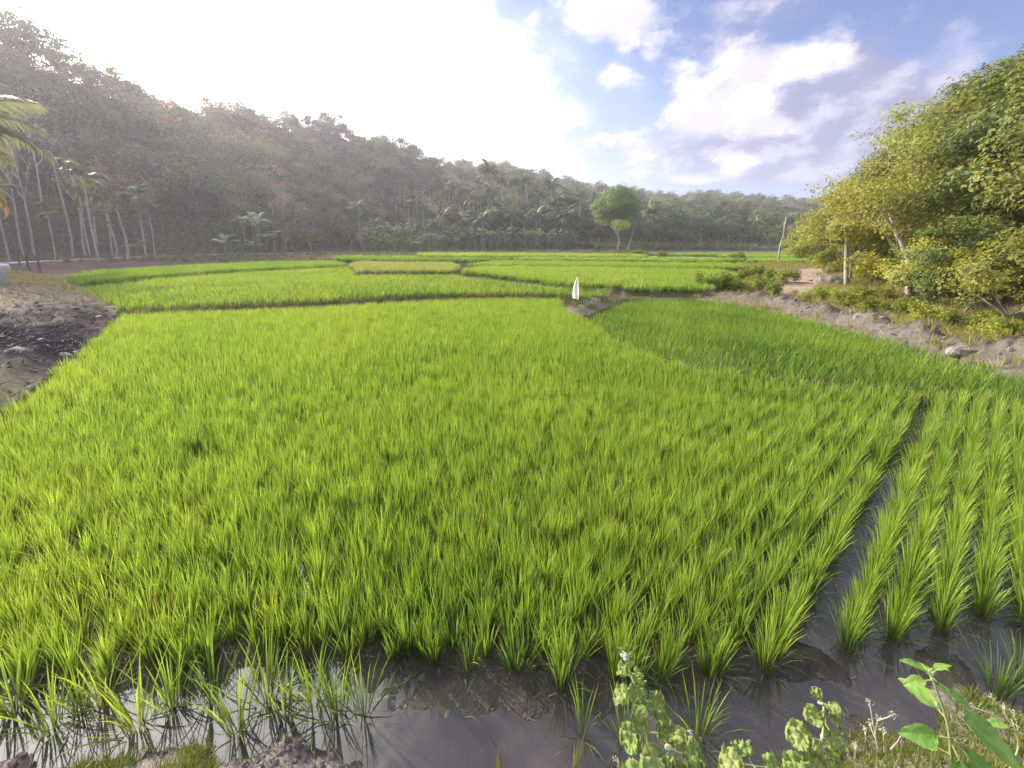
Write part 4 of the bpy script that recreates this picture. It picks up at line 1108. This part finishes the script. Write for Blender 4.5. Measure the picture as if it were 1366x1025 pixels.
BP = [make_bush(rt, 1500, .10, M_bush), make_bush(rt, 1200, .10, M_leaf_yg), make_bush(rt, 1300, .09, M_leaf_ol)]
for px, pb, k, s, tx in [(1035, 388, 0, 1.2, 'bright green bush just left of the sandy path'), (1010, 384, 1, 1.15, 'green bush between paddy corner and sandy path'), (985, 382, 0, .9, 'low green bush at the right corner of the paddies'), (1000, 371, 0, 1.3, 'dark green bush behind the low bush row'),
        (1022, 372, 0, 1.5, 'green bush below the leaning pole'), (960, 383, 1, 1.0, 'yellow green bush at the end of the field bund'), (940, 384, 0, .9, 'small leafy bush on the field bund'), (1100, 396, 1, .9, 'yellow weed bush in front of the boulder'), (1128, 400, 1, .8, 'yellow green weed bush below the pale forked trunk'),
        (1150, 398, 1, 1.0, 'yellow green bush right of the forked trunk foot'), (1075, 400, 2, .8, 'dry orange bush beside the sandy path'), (1175, 410, 1, .8, 'weed bush halfway along the right bank'), (1215, 415, 1, .9, 'yellow weed bush below the curved trunk'), (1255, 424, 1, .8, 'weed bush behind the bank near the right'),
        (1300, 428, 2, .8, 'dry weed bush near the right edge'), (1340, 440, 1, .8, 'rightmost weed bush behind the bank'), (1190, 395, 2, .9, 'olive bush at the slope foot'), (1050, 372, 0, 1.1, 'small bush right of the pole foot'), (980, 348, 0, 1.7, 'distant light bush on the terrace edge'), (880, 344, 0, 1.6, 'low distant bush by the big tree'), (850, 341, 0, 1.6, 'low bush at the foot of the big light tree')]:
    x, y = at_z(px, pb, .35); o = thing('bush', tx, 'bush', (x, y, tz(x, y) - .05), rt.uniform(0, 6), 'bushes between the paddies and the right hill', s); link('foliage', BP[k][0], o); link('stem', BP[k][1], o)

q = []
for _ in range(4200):
    x, y = rt.uniform(10, 70), rt.uniform(3, 62)
    if abs(x / y) < 1.55: q.append((x, y))
q = np.array(q); ins = inside(q[:, 0], q[:, 1], foot_right_poly); dh = pdist(q[:, 0], q[:, 1], foot_right); q = q[ins & (dh > .9) & (dh < 16)]
n = len(q); und = [b[0] for b in BP]
instancer('hill_underwood', np.column_stack([q, terrain(q[:, 0], q[:, 1])[0] - .1]), np.column_stack([np.zeros(n), np.zeros(n), rt.uniform(0, 6, n)]), rt.uniform(1.1, 2.4, n), und, rt.integers(0, 3, n))

# ------------------------------------------------------------------ small man-made things
def bar(name, label, cat, x, y, H, rad, m_, dx=0.0, group=None, n=7, wob=.01):
    mb = MB(); z = np.linspace(0, 1, 6); r_ = np.random.default_rng(int(abs(x) * 100) + 1)
    P = np.stack([dx * z + r_.normal(0, wob, 6) * (z > 0) * (z < 1), r_.normal(0, wob, 6) * (z > 0), H * z - .3 * (z == 0)], 1)
    tube(mb, P, np.linspace(rad, rad * .7, 6), n); o = link(name, mb.mesh(name, m_, True), None, (x, y, tz(x, y))); return tag(o, label, cat, group)
x, y = at_z(1037, 351, .2); H = at_y(1050, 290, y)[2] - tz(x, y); bar('pole', 'tall leaning bamboo pole beside the sandy path', 'pole', x, y, H, .085, M_palebark, at_y(1049, 290, y)[0] - x, wob=.04)
stakes = [(281, 336, 325, 'thin pale stake by the road, left of the white ones', 0), (303, 336, 322, 'pale stake below the single banana plant', 0), (386, 334, 326, 'left white stake beside the pale road', 1), (391, 334, 323, 'tallest white stake beside the pale road', 1), (378, 335, 329, 'short white stake left of the pair', 1), (443, 332, 322, 'white stake on the meadow edge', 1),
          (38, 358, 322, 'brown post at the left behind the dry grass', 0), (53, 360, 338, 'second brown post behind the dry grass', 0), (26, 352, 318, 'leftmost brown fence post', 0), (560, 334, 326, 'thin stake before the banana belt', 0), (1120, 425, 405, 'dead stalk in the weeds', 0)]
M_white = solid('white_paint', (.68, .67, .64), (.78, .77, .75), 5, .7, .1)
for px, pb, pt, tx, wh in stakes[:10]:
    x, y = at_z(px, pb, .35); H = at_y(px, pt, y)[2] - tz(x, y); bar('stake', tx, 'stake', x, y, max(.5, H), .07, M_white if wh else M_bark, group='stakes along the road')
# pale road along the foot of the slope
mb = MB(); L_ = [at_z(px, py, .55) for px, py in [(-250, 357), (-60, 352), (0, 349.5), (90, 345), (180, 341.5), (300, 338.5), (400, 336.8), (470, 336)]]
P = np.array([np.interp(np.linspace(0, len(L_) - 1, 80), range(len(L_)), [q[c] for q in L_]) for c in (0, 1)]).T
nn = unit(np.stack([-np.gradient(P[:, 1]), np.gradient(P[:, 0])], 1)); V = []
for p, q in zip(P, nn):
    z = tz(*p) + .22; w = .8
    V += [(p[0] - q[0] * w, p[1] - q[1] * w, z - .5), (p[0] - q[0] * w, p[1] - q[1] * w, z), (p[0] + q[0] * w, p[1] + q[1] * w, z), (p[0] + q[0] * w, p[1] + q[1] * w, z - .5)]
mb.add(V, [(4 * i + k, 4 * i + k + 1, 4 * i + k + 5, 4 * i + k + 4) for i in range(79) for k in range(3)]); link('road', mb.mesh('road', solid('pale_concrete', (.30, .28, .27), (.46, .44, .42), .8, .9, .3)), kind='structure')

# white and red flag on a thin stick by the gully
x, y = at_z(764, 414, .0); zb = tz(x, y); D = y
ft = at_y(769, 369, D)[2]
o = thing('flag', 'small pinkish white pennant hanging on a thin stick by the gully', 'flag', (x, y, zb))
mb = MB(); tube(mb, [(0, 0, -.2), (.03, 0, (ft - zb) * .5), (.14, 0, ft - zb + .03)], [.014, .012, .009], 6); link('pole', mb.mesh('pole', M_wood, True), o)
def cloth(poly_fn, nu, nv, name, m_, parent):
    V, Fc = [], []
    for j in range(nv + 1):
        for i in range(nu + 1): V.append(poly_fn(i / nu, j / nv))
    for j in range(nv):
        for i in range(nu): k = j * (nu + 1) + i; Fc.append((k, k + 1, k + nu + 2, k + nu + 1))
    mb = MB(); mb.add(V, Fc); me = mb.mesh(name, m_, True); ob = link(name, me, parent); return ob
def cloth_mat(name, col):
    m_, T, out = mat(name); d_ = T.node('ShaderNodeBsdfDiffuse'); t_ = T.node('ShaderNodeBsdfTranslucent'); mx = T.node('ShaderNodeMixShader'); mx.inputs[0].default_value = .6
    d_.inputs[0].default_value = (*col, 1); t_.inputs[0].default_value = (*col, 1)
    T.l.new(d_.outputs[0], mx.inputs[1]); T.l.new(t_.outputs[0], mx.inputs[2]); T.l.new(mx.outputs[0], out.inputs[0]); return m_
M_cloth = cloth_mat('white_cloth', (.86, .88, .93)); M_pink = cloth_mat('pink_cloth', (.86, .66, .68))
FH = .78
def fl(u, v, u0=0.0, u1=1.0):
    uu = u0 + (u1 - u0) * u; w = .03 + .19 * sin(pi * min(1, v * .62)) ; xx = .13 - .02 * v - (uu - .35) * w
    return (xx, .035 * sin(uu * 9 + v * 3), (ft - zb) - v * FH * (1 - .10 * uu) )
cloth(lambda u, v: fl(u, v, 0, .35), 4, 12, 'red_band', M_pink, o); cloth(lambda u, v: fl(u, v, .35, 1.0), 8, 12, 'white_band', M_cloth, o)

# boulder group by the path
def rock(name, label, x, y, s, m_, seed, up=0.0):
    r_ = np.random.default_rng(seed); mb = MB(); V = []; n, rows = 16, 10
    for i in range(rows + 1):
        ph = pi * i / rows
        for k in range(n):
            th = 2 * pi * k / n; q = 1 + .30 * float(fbm(np.array([cos(th) * sin(ph) * 1.3 + seed]), np.array([sin(th) * sin(ph) * 1.3 + cos(ph) * 1.7]), 1.0, 3)[0])
            V.append((s[0] * sin(ph) * cos(th) * q, s[1] * sin(ph) * sin(th) * q, s[2] * cos(ph) * q))
    mb.add(V, [(i * n + k, i * n + (k + 1) % n, (i + 1) * n + (k + 1) % n, (i + 1) * n + k) for i in range(rows) for k in range(n)])
    o = link(name, mb.mesh(name, m_), None, (x, y, tz(x, y) + up)); return tag(o, label, 'rock')
for (px, py, s, tx, sd) in [(1106, 377, (.75, .5, .42), 'light grey boulder on the path beside the right slope', 3), (1118, 378, (.32, .3, .3), 'small brown boulder touching the grey one', 5), (1094, 373, (.5, .35, .2), 'flat dark stone behind the grey boulder', 9)]:
    x, y = at_z(px, py, .25); rock('boulder', tx, x, y, s, M_darkstone if sd != 3 else M_stone, sd, .05)
for (px, py, s, tx, sd) in [(1147, 425, (.16, .14, .14), 'dark lump of earth on the right bank', 11), (1288, 462, (.30, .16, .12), 'large dark earth lump on the right bank near the edge', 12), (1240, 444, (.16, .12, .10), 'small earth clod on top of the right bank', 13),
        (42, 380, (.17, .13, .10), 'pale stone on the dry grass of the left bank', 14), (75, 432, (.16, .12, .08), 'pale stone below the burnt patch', 15), (148, 413, (.22, .2, .13), 'grey stone at the tip of the left bank', 16), (60, 395, (.2, .14, .08), 'charred lump at the top of the burnt patch', 17), (15, 440, (.2, .14, .10), 'charred stone at the left edge of the burnt patch', 18)]:
    x, y = at_z(px, py, .75 if px < 130 else .35 if px > 1000 else .15); rock('clod', tx, x, y, s, M_darkstone if sd in (11, 12, 17, 18) else M_stone, sd, -.05)
# charcoal and ash sticks on the burnt patch
M_char = solid('charcoal', (.015, .015, .018), (.06, .055, .06), 8, .8, .3)
mb = MB(); r_ = np.random.default_rng(5); bx, by = at_z(55, 420, .8)
for _ in range(1500):
    x, y = bx + r_.normal(0, 2.6), by + r_.normal(0, 1.9); z = tz(x, y) if _ % 1 == 0 else 0; a = r_.uniform(0, pi); l_ = r_.uniform(.04, .2)
    tube(mb, [(x, y, z + .02), (x + cos(a) * l_, y + sin(a) * l_, z + .03 + r_.uniform(0, .06))], [.010, .004], 3, 0, False)
link('charred_litter', mb.mesh('charred_litter', M_char), kind='stuff')
mb = MB()
for _ in range(420):
    x, y = bx + r_.normal(0, 3.0), by + r_.normal(0, 2.2); z = tz(x, y); s = r_.uniform(.015, .06); d = r_.normal(0, 1, (3, 3)) * s; d[:, 2] *= .3
    mb.add([(x, y, z + .03), (x + d[0][0], y + d[0][1], z + .04 + abs(d[0][2])), (x + d[1][0], y + d[1][1], z + .05), (x + d[2][0], y + d[2][1], z + .04)], [(0, 1, 2), (0, 2, 3)])
link('ash_litter', mb.mesh('ash_litter', solid('ash', (.45, .43, .42), (.62, .60, .58), 6)), kind='stuff')
# low white round trough cut by the left edge
x, y, _ = at_y(-44, 372, 13.8); zt = at_y(0, 354, 13.8)[2]
tr_o = thing('round_trough', 'white rounded concrete trough cut by the left edge of the frame', 'trough', (x, y, zt - .95))
mb = MB(); pr = [(.62, 0), (.80, .25), (.95, .55), (1.0, .82), (.98, .93), (.93, .95), (.86, .90), (.80, .6), (.6, .25), (0, .2)]; n_ = 36; V = [(r1 * cos(2 * pi * k / n_), r1 * sin(2 * pi * k / n_), z1) for r1, z1 in pr for k in range(n_)]
mb.add(V, [(i * n_ + k, i * n_ + (k + 1) % n_, (i + 1) * n_ + (k + 1) % n_, (i + 1) * n_ + k) for i in range(len(pr) - 1) for k in range(n_)]); link('bowl', mb.mesh('bowl', M_concrete, True), tr_o)
mb = MB(); mb.add([(.84 * cos(2 * pi * k / n_), .84 * sin(2 * pi * k / n_), .74) for k in range(n_)], [tuple(range(n_))]); link('water_surface', mb.mesh('water_surface', solid('dark_water', (.02, .02, .02), (.03, .03, .03), 2, .05, 0, .6)), tr_o)

# ------------------------------------------------------------------ foreground weeds
M_weedleaf = foliage('weed_leaf', [(.16, .24, .06), (.28, .39, .11), (.42, .52, .18)], .35, .5, .3, .01, .08, .5, (.36, .38, .17), 30, bump=110)
M_broad = foliage('broad_leaf', [(.11, .22, .04), (.19, .36, .065), (.31, .48, .12)], .35, .42, .4, .01, .06, .5, (.24, .32, .09), 25, bump=60)
M_wstem = solid('weed_stem', (.30, .36, .12), (.42, .46, .20), 9, .55, .1)
M_bud = solid('dry_bud', (.45, .40, .32), (.62, .56, .46), 20, .9, .3)

def weed_leaf(r, L, W, kind='ovate', wr=.0, curl=.6, fold=.25, teeth=9, n=20, m=10, tooth=.06):
    V, t = [], []
    for i in range(n + 1):
        s = i / n
        if kind == 'ovate': w = (sin(pi * min(1, s ** .62)) ** .9) * .5
        elif kind == 'round': w = (max(0, 1 - (2 * s - 1) ** 2)) ** .5 * .5 + .07 * (1 - s)
        else: w = (sin(pi * s ** .8)) * .5
        w *= 1 + tooth * ((s * teeth) % 1 - .5) * 2 * (0 < i < n)
        for j in range(-m // 2, m // 2 + 1):
            q = j / (m / 2); y = q * w * W
            x = s * L + (.10 * L * abs(q) * (1 - s) * (-1) if kind == 'round' else 0)
            vein = .5 + .5 * cos(2 * pi * (s * 5.5 - abs(q) * 2.2 + .4 * sin(s * 9 + q * 3)))
            z = abs(y) * fold + wr * W * (vein - .5) * (.3 + abs(q)) * .5 + wr * W * 1.1 * float(fbm(np.array([s * 4 + L * 99]), np.array([q * 2.2]), 1.3, 3)[0]) - curl * L * s * s * .5
            V.append((x - curl * .18 * L * s ** 3, y, z)); t.append(min(1, max(0, .45 - .16 * (vein - .5) + (.5 if j == 0 else 0) + r.normal(0, .05))))
    mm = m + 1; F_ = [(i * mm + j, i * mm + j + 1, (i + 1) * mm + j + 1, (i + 1) * mm + j) for i in range(n) for j in range(m)]
    mb = MB(); mb.add(V, F_, t); return mb

def add_leaf(parent, me, p, az, el, s=1.0, roll=0.0):
    o = link('leaf', me, parent, tuple(p)); o.rotation_mode = 'XYZ'; o.rotation_euler = (roll, -el, az); o.scale = (s,) * 3; return o

def weed(name, label, base, top, leafset, spec, r, rad=.006, buds=None, cat='weed'):
    base, top = np.array(base), np.array(top); o = thing(name, label, cat, tuple(base)); H = top - base
    z = np.linspace(0, 1, 8); P = z[:, None] * H + np.stack([.015 * np.sin(z * 4), .01 * np.sin(z * 5 + 1), 0 * z], 1)
    mb = MB(); tube(mb, P, np.linspace(rad, rad * .45, 8), 7); link('stem', mb.mesh('stem', M_wstem, True), o)
    for q, az, el, s, k in spec:
        p = np.array([np.interp(q, z, P[:, c]) for c in range(3)]); pet = .03 * s; d = np.array([cos(az) * cos(el), sin(az) * cos(el), sin(el)])
        pm = MB(); tube(pm, [p, p + d * pet], [rad * .35, rad * .3], 5); link('petiole', pm.mesh('petiole', M_wstem), o)
        add_leaf(o, leafset[k], p + d * pet, az, el - .1, s, r.normal(0, .25))
    if buds:
        for q, s in buds:
            p = np.array([np.interp(q, z, P[:, c]) for c in range(3)]) + r.normal(0, .006, 3); bm = pebble(r); bm.v[0] = bm.v[0] * s + p; link('bud', bm.mesh('bud', M_bud, True), o)
    return o
rw = np.random.default_rng(31)
wr_ = [weed_leaf(rw, .062, .066, 'round', .24, .8, .3, 9, 28, 14, .07).mesh('leaf', M_weedleaf, True) for _ in range(4)]
bl_ = [weed_leaf(rw, .135, .075, 'ovate', .07, .55, .22, 13, 26, 10, .05).mesh('leaf', M_broad, True), weed_leaf(rw, .085, .042, 'ovate', .06, .4, .3, 11, 20, 8, .05).mesh('leaf', M_broad, True), weed_leaf(rw, .15, .095, 'ovate', .09, .75, .15, 15, 26, 10, .05).mesh('leaf', M_broad, True)]
def W3(px, py, Y): return at_y(px, py, Y)
# tall wrinkled weed
b_, t_ = W3(868, 1040, .86), W3(838, 872, .92)
spec = [(.97, -1.2, .5, .34, 0), (.98, 2.2, .8, .32, 1), (.96, .6, .9, .30, 2), (.93, -2.6, .5, .38, 3), (.86, -1.35, -.35, .72, 1), (.84, 2.7, .1, .5, 0), (.85, .3, .1, .45, 2), (.70, 3.0, -.15, .85, 0), (.68, -.3, -.1, .95, 1), (.70, -1.7, .0, .6, 3), (.72, 1.2, .2, .6, 2),
        (.55, -2.2, -.1, .55, 2), (.38, -2.9, -.1, .95, 3), (.36, -.1, .1, 1.0, 0), (.30, -1.4, -.25, .8, 2), (.12, -2.6, -.1, 1.1, 1), (.10, -.5, 0, 1.1, 3), (.02, -.3, -.1, 1.2, 1), (.02, -2.9, -.1, 1.2, 0)]
weed('wrinkled_weed', 'tall wrinkled pale green weed with a budded tip, bottom centre right', b_, t_, wr_, spec, rw, .0075, [(1.0, .010), (.99, .009), (1.0, .008), (.975, .009), (.98, .008)])
b_, t_ = W3(1070, 1050, .92), W3(1103, 938, .98)
spec = [(1.0, -1.2, .7, .55, 0), (.99, 2.0, .7, .5, 1), (.97, -.3, .2, .6, 2), (.93, -2.8, .1, .75, 3), (.88, -.2, -.3, .7, 0), (.82, -1.5, -.2, .8, 1), (.72, -.9, -.2, .6, 2), (.58, 3.0, .1, 1.1, 0), (.5, -2.4, -.2, 1.0, 3), (.45, -.3, -.2, .8, 1), (.3, -2.9, -.2, 1.1, 2), (.25, -1.2, -.2, .9, 0), (.1, -.3, -.1, 1.0, 3)]
weed('wrinkled_weed', 'shorter wrinkled weed with curled reddish tip, left of the dried flower stalks', b_, t_, wr_, spec, rw, .007, [(1.0, .007), (.98, .006), (.6, .009)])
b_, t_ = W3(1275, 1060, .92), W3(1243, 893, .96)
spec = [(1.0, -1.4, 1.1, .6, 1), (.98, 2.8, .4, .7, 1), (.97, .2, .5, .65, 1), (.96, -1.5, .0, .55, 1), (.93, 3.1, -.1, .75, 1), (.90, -.6, -.15, .8, 1), (.90, 1.2, .1, .7, 1), (.72, -.55, -.25, 1.4, 0), (.64, 1.8, .2, .8, 0), (.46, 3.0, .0, 1.2, 1), (.44, -.9, -.3, 1.0, 0), (.42, -1.7, -.5, 1.2, 2), (.30, 2.5, 0, .9, 1), (.26, -1.2, -.6, 1.2, 2), (.2, -.3, -.2, .9, 1)]
weed('broadleaf_weed', 'bright green broad leaved weed with large toothed leaves, lower right', b_, t_, bl_, spec, rw, .006)
b_, t_ = W3(1350, 1040, 1.05), W3(1352, 958, 1.1)
weed('broadleaf_weed', 'small weed cut by the right edge above the soil', b_, t_, bl_, [(.9, 3.0, .1, .8, 1), (.8, -.2, .2, .8, 1), (.95, -1.4, .2, .6, 1)], rw, .004)
b_, t_ = W3(925, 1060, .84), W3(900, 1000, .84)
weed('wrinkled_weed', 'low wrinkled rosette right of the tall weed foot, cut by the bottom edge', b_, t_, wr_, [(1, -.3, .2, 1.0, 0), (1, -2.6, .1, 1.1, 1), (1, -1.5, -.2, 1.0, 2), (.9, 1.2, .3, .9, 3), (.8, .3, .1, .9, 0)], rw, .005, [(1.0, .011), (.98, .010)])
b_, t_ = W3(1010, 1075, .86), W3(1010, 1020, .88)
weed('broadleaf_weed', 'yellow green leaves peeping over the bottom edge between the two wrinkled weeds', b_, t_, wr_, [(1, 3.0, .0, 1.1, 1), (1, -.1, .0, 1.1, 0), (1, -1.2, .1, .9, 2), (.95, 1.8, .1, .9, 3)], rw, .004)
b_, t_ = W3(1035, 1060, .95), W3(1030, 998, 1.0)
# dried flower stalks
o = None
def dried(label, px0, py0, heads, Y=1.02):
    b = np.array(W3(px0, py0, Y)); o = thing('dried_flower', label, 'dried flower', tuple(b))
    for (px, py, fx, fy) in heads:
        a = np.array(W3(fx, fy, Y)) - b; e = np.array(W3(px, py, Y + rw.uniform(-.03, .03))) - b; mid = (a + e) / 2 + np.array([rw.normal(0, .004), 0, .002])
        mb = MB(); tube(mb, [a, mid, e], [.0022, .0016, .0012], 5); link('stalk', mb.mesh('stalk', M_bud, True), o)
        hb = MB(); n_ = 26; P = e + rw.normal(0, .0045, (n_, 3)) + np.array([0, 0, .002]); leaves(hb, P, .006, rw, .3); link('seed_head', hb.mesh('seed_head', M_bud), o)
dried('group of dried whitish flower stalks over the water, left of the broad leaved weed', 1172, 1005, [(1160, 938, 1172, 1003), (1190, 954, 1170, 962), (1153, 974, 1168, 1000), (1171, 960, 1171, 1000), (1178, 975, 1180, 1004), (1202, 980, 1188, 1000), (1160, 966, 1168, 985)])
dried('drooping dried stalk with pale heads right of the broad leaved weed', 1365, 985, [(1322, 930, 1350, 968), (1338, 945, 1350, 968), (1350, 950, 1358, 975), (1296, 943, 1340, 962)], 1.15)
dried('single short dried stalk at the bottom left of the broad weed', 1141, 1012, [(1141, 995, 1141, 1012)], 1.05)
dried('small white flowered stalk beside the tall wrinkled weed', 935, 1030, [(920, 978, 930, 1030), (932, 1008, 933, 1030), (905, 990, 925, 1030), (822, 1014, 830, 1035)], .9)
# arching dry stalk and thin blades at bottom centre
o = thing('dry_stalk', 'arching dry grass stalk with a hooked tip at the bottom centre', 'dry stalk', W3(672, 1040, .95))
b = np.array(W3(672, 1040, .95)); P = [np.array(W3(px, py, .95 + k * .01)) - b for k, (px, py) in enumerate([(672, 1040), (667, 1010), (655, 984), (642, 966), (630, 956), (622, 956), (618, 964)])]
mb = MB(); tube(mb, P, [.0026, .0024, .002, .0018, .0014, .001, .0008], 5); link('stalk', mb.mesh('stalk', M_dry, True), o)
mb = MB(); p0 = np.array(W3(664, 1036, .94)) - b; p1 = np.array(W3(664, 992, .95)) - b; mb.add([p0 + [-.006, 0, 0], p0 + [.006, 0, 0], (p0 + p1) / 2 + [.005, 0, 0], p1, (p0 + p1) / 2 + [-.004, 0, 0]], [(0, 1, 2, 4), (4, 2, 3)], .5); link('blade', mb.mesh('blade', M_tuft), o)
for k, (px0, py0, px1, py1, tx) in enumerate([(765, 1035, 778, 975, 'curved light grass blades rising left of the tall weed'), (1120, 1035, 1112, 990, 'thin grass sprig between wrinkled weed and dried stalks')]):
    b = np.array(W3(px0, py0, .98)); o = thing('grass_sprig', tx, 'grass', tuple(b)); e = np.array(W3(px1, py1, 1.0)) - b
    for q in range(5):
        mb = MB(); d = e * rw.uniform(.6, 1.1) + rw.normal(0, .02, 3); s_ = np.array([.003, 0, 0]); mb.add([-s_, s_, d * .5 + s_ * .9 + [0, 0, .01], d, d * .5 - s_ * .9 + [0, 0, .01]], [(0, 1, 2, 4), (4, 2, 3)], .6); link('blade', mb.mesh('blade', M_tuft), o)
# a few orange dying blades at the feet of the rice, left
mb = MB(); b = np.array([*at_z(232, 850, 0), 0.0])
for _ in range(9):
    p = b + np.array([rw.normal(0, .06), rw.normal(0, .04), .05]); e = p + np.array([rw.normal(0, .04), rw.normal(-.02, .04), rw.uniform(.18, .34)]); s_ = np.array([.004, 0, 0]); mb.add([p - s_ * .6, p + s_ * .6, e], [(0, 1, 2)], .9)
tag(link('dying_rice', mb.mesh('dying_rice', M_rust)), 'rusty orange dying blades at the foot of the dense rice at left', 'rice plant')

# ------------------------------------------------------------------ air
def build_haze():
    m_, T, out = mat('haze'); v = T.node('ShaderNodeVolumePrincipled')
    v.inputs['Color'].default_value = (.87, .86, 1.0, 1); v.inputs['Density'].default_value = HAZE; v.inputs['Anisotropy'].default_value = .45
    T.l.new(v.outputs[0], out.inputs['Volume'])
    x0, x1, y0, y1, z0, z1 = -520, 640, -40, 780, -1.7, 92
    mb = MB(); mb.add([(x, y, z) for z in (z0, z1) for y in (y0, y1) for x in (x0, x1)], [(0, 2, 3, 1), (4, 5, 7, 6), (0, 1, 5, 4), (2, 6, 7, 3), (0, 4, 6, 2), (1, 3, 7, 5)])
    link('haze', mb.mesh('haze', m_), kind='stuff')
HAZE = .0009
build_haze()
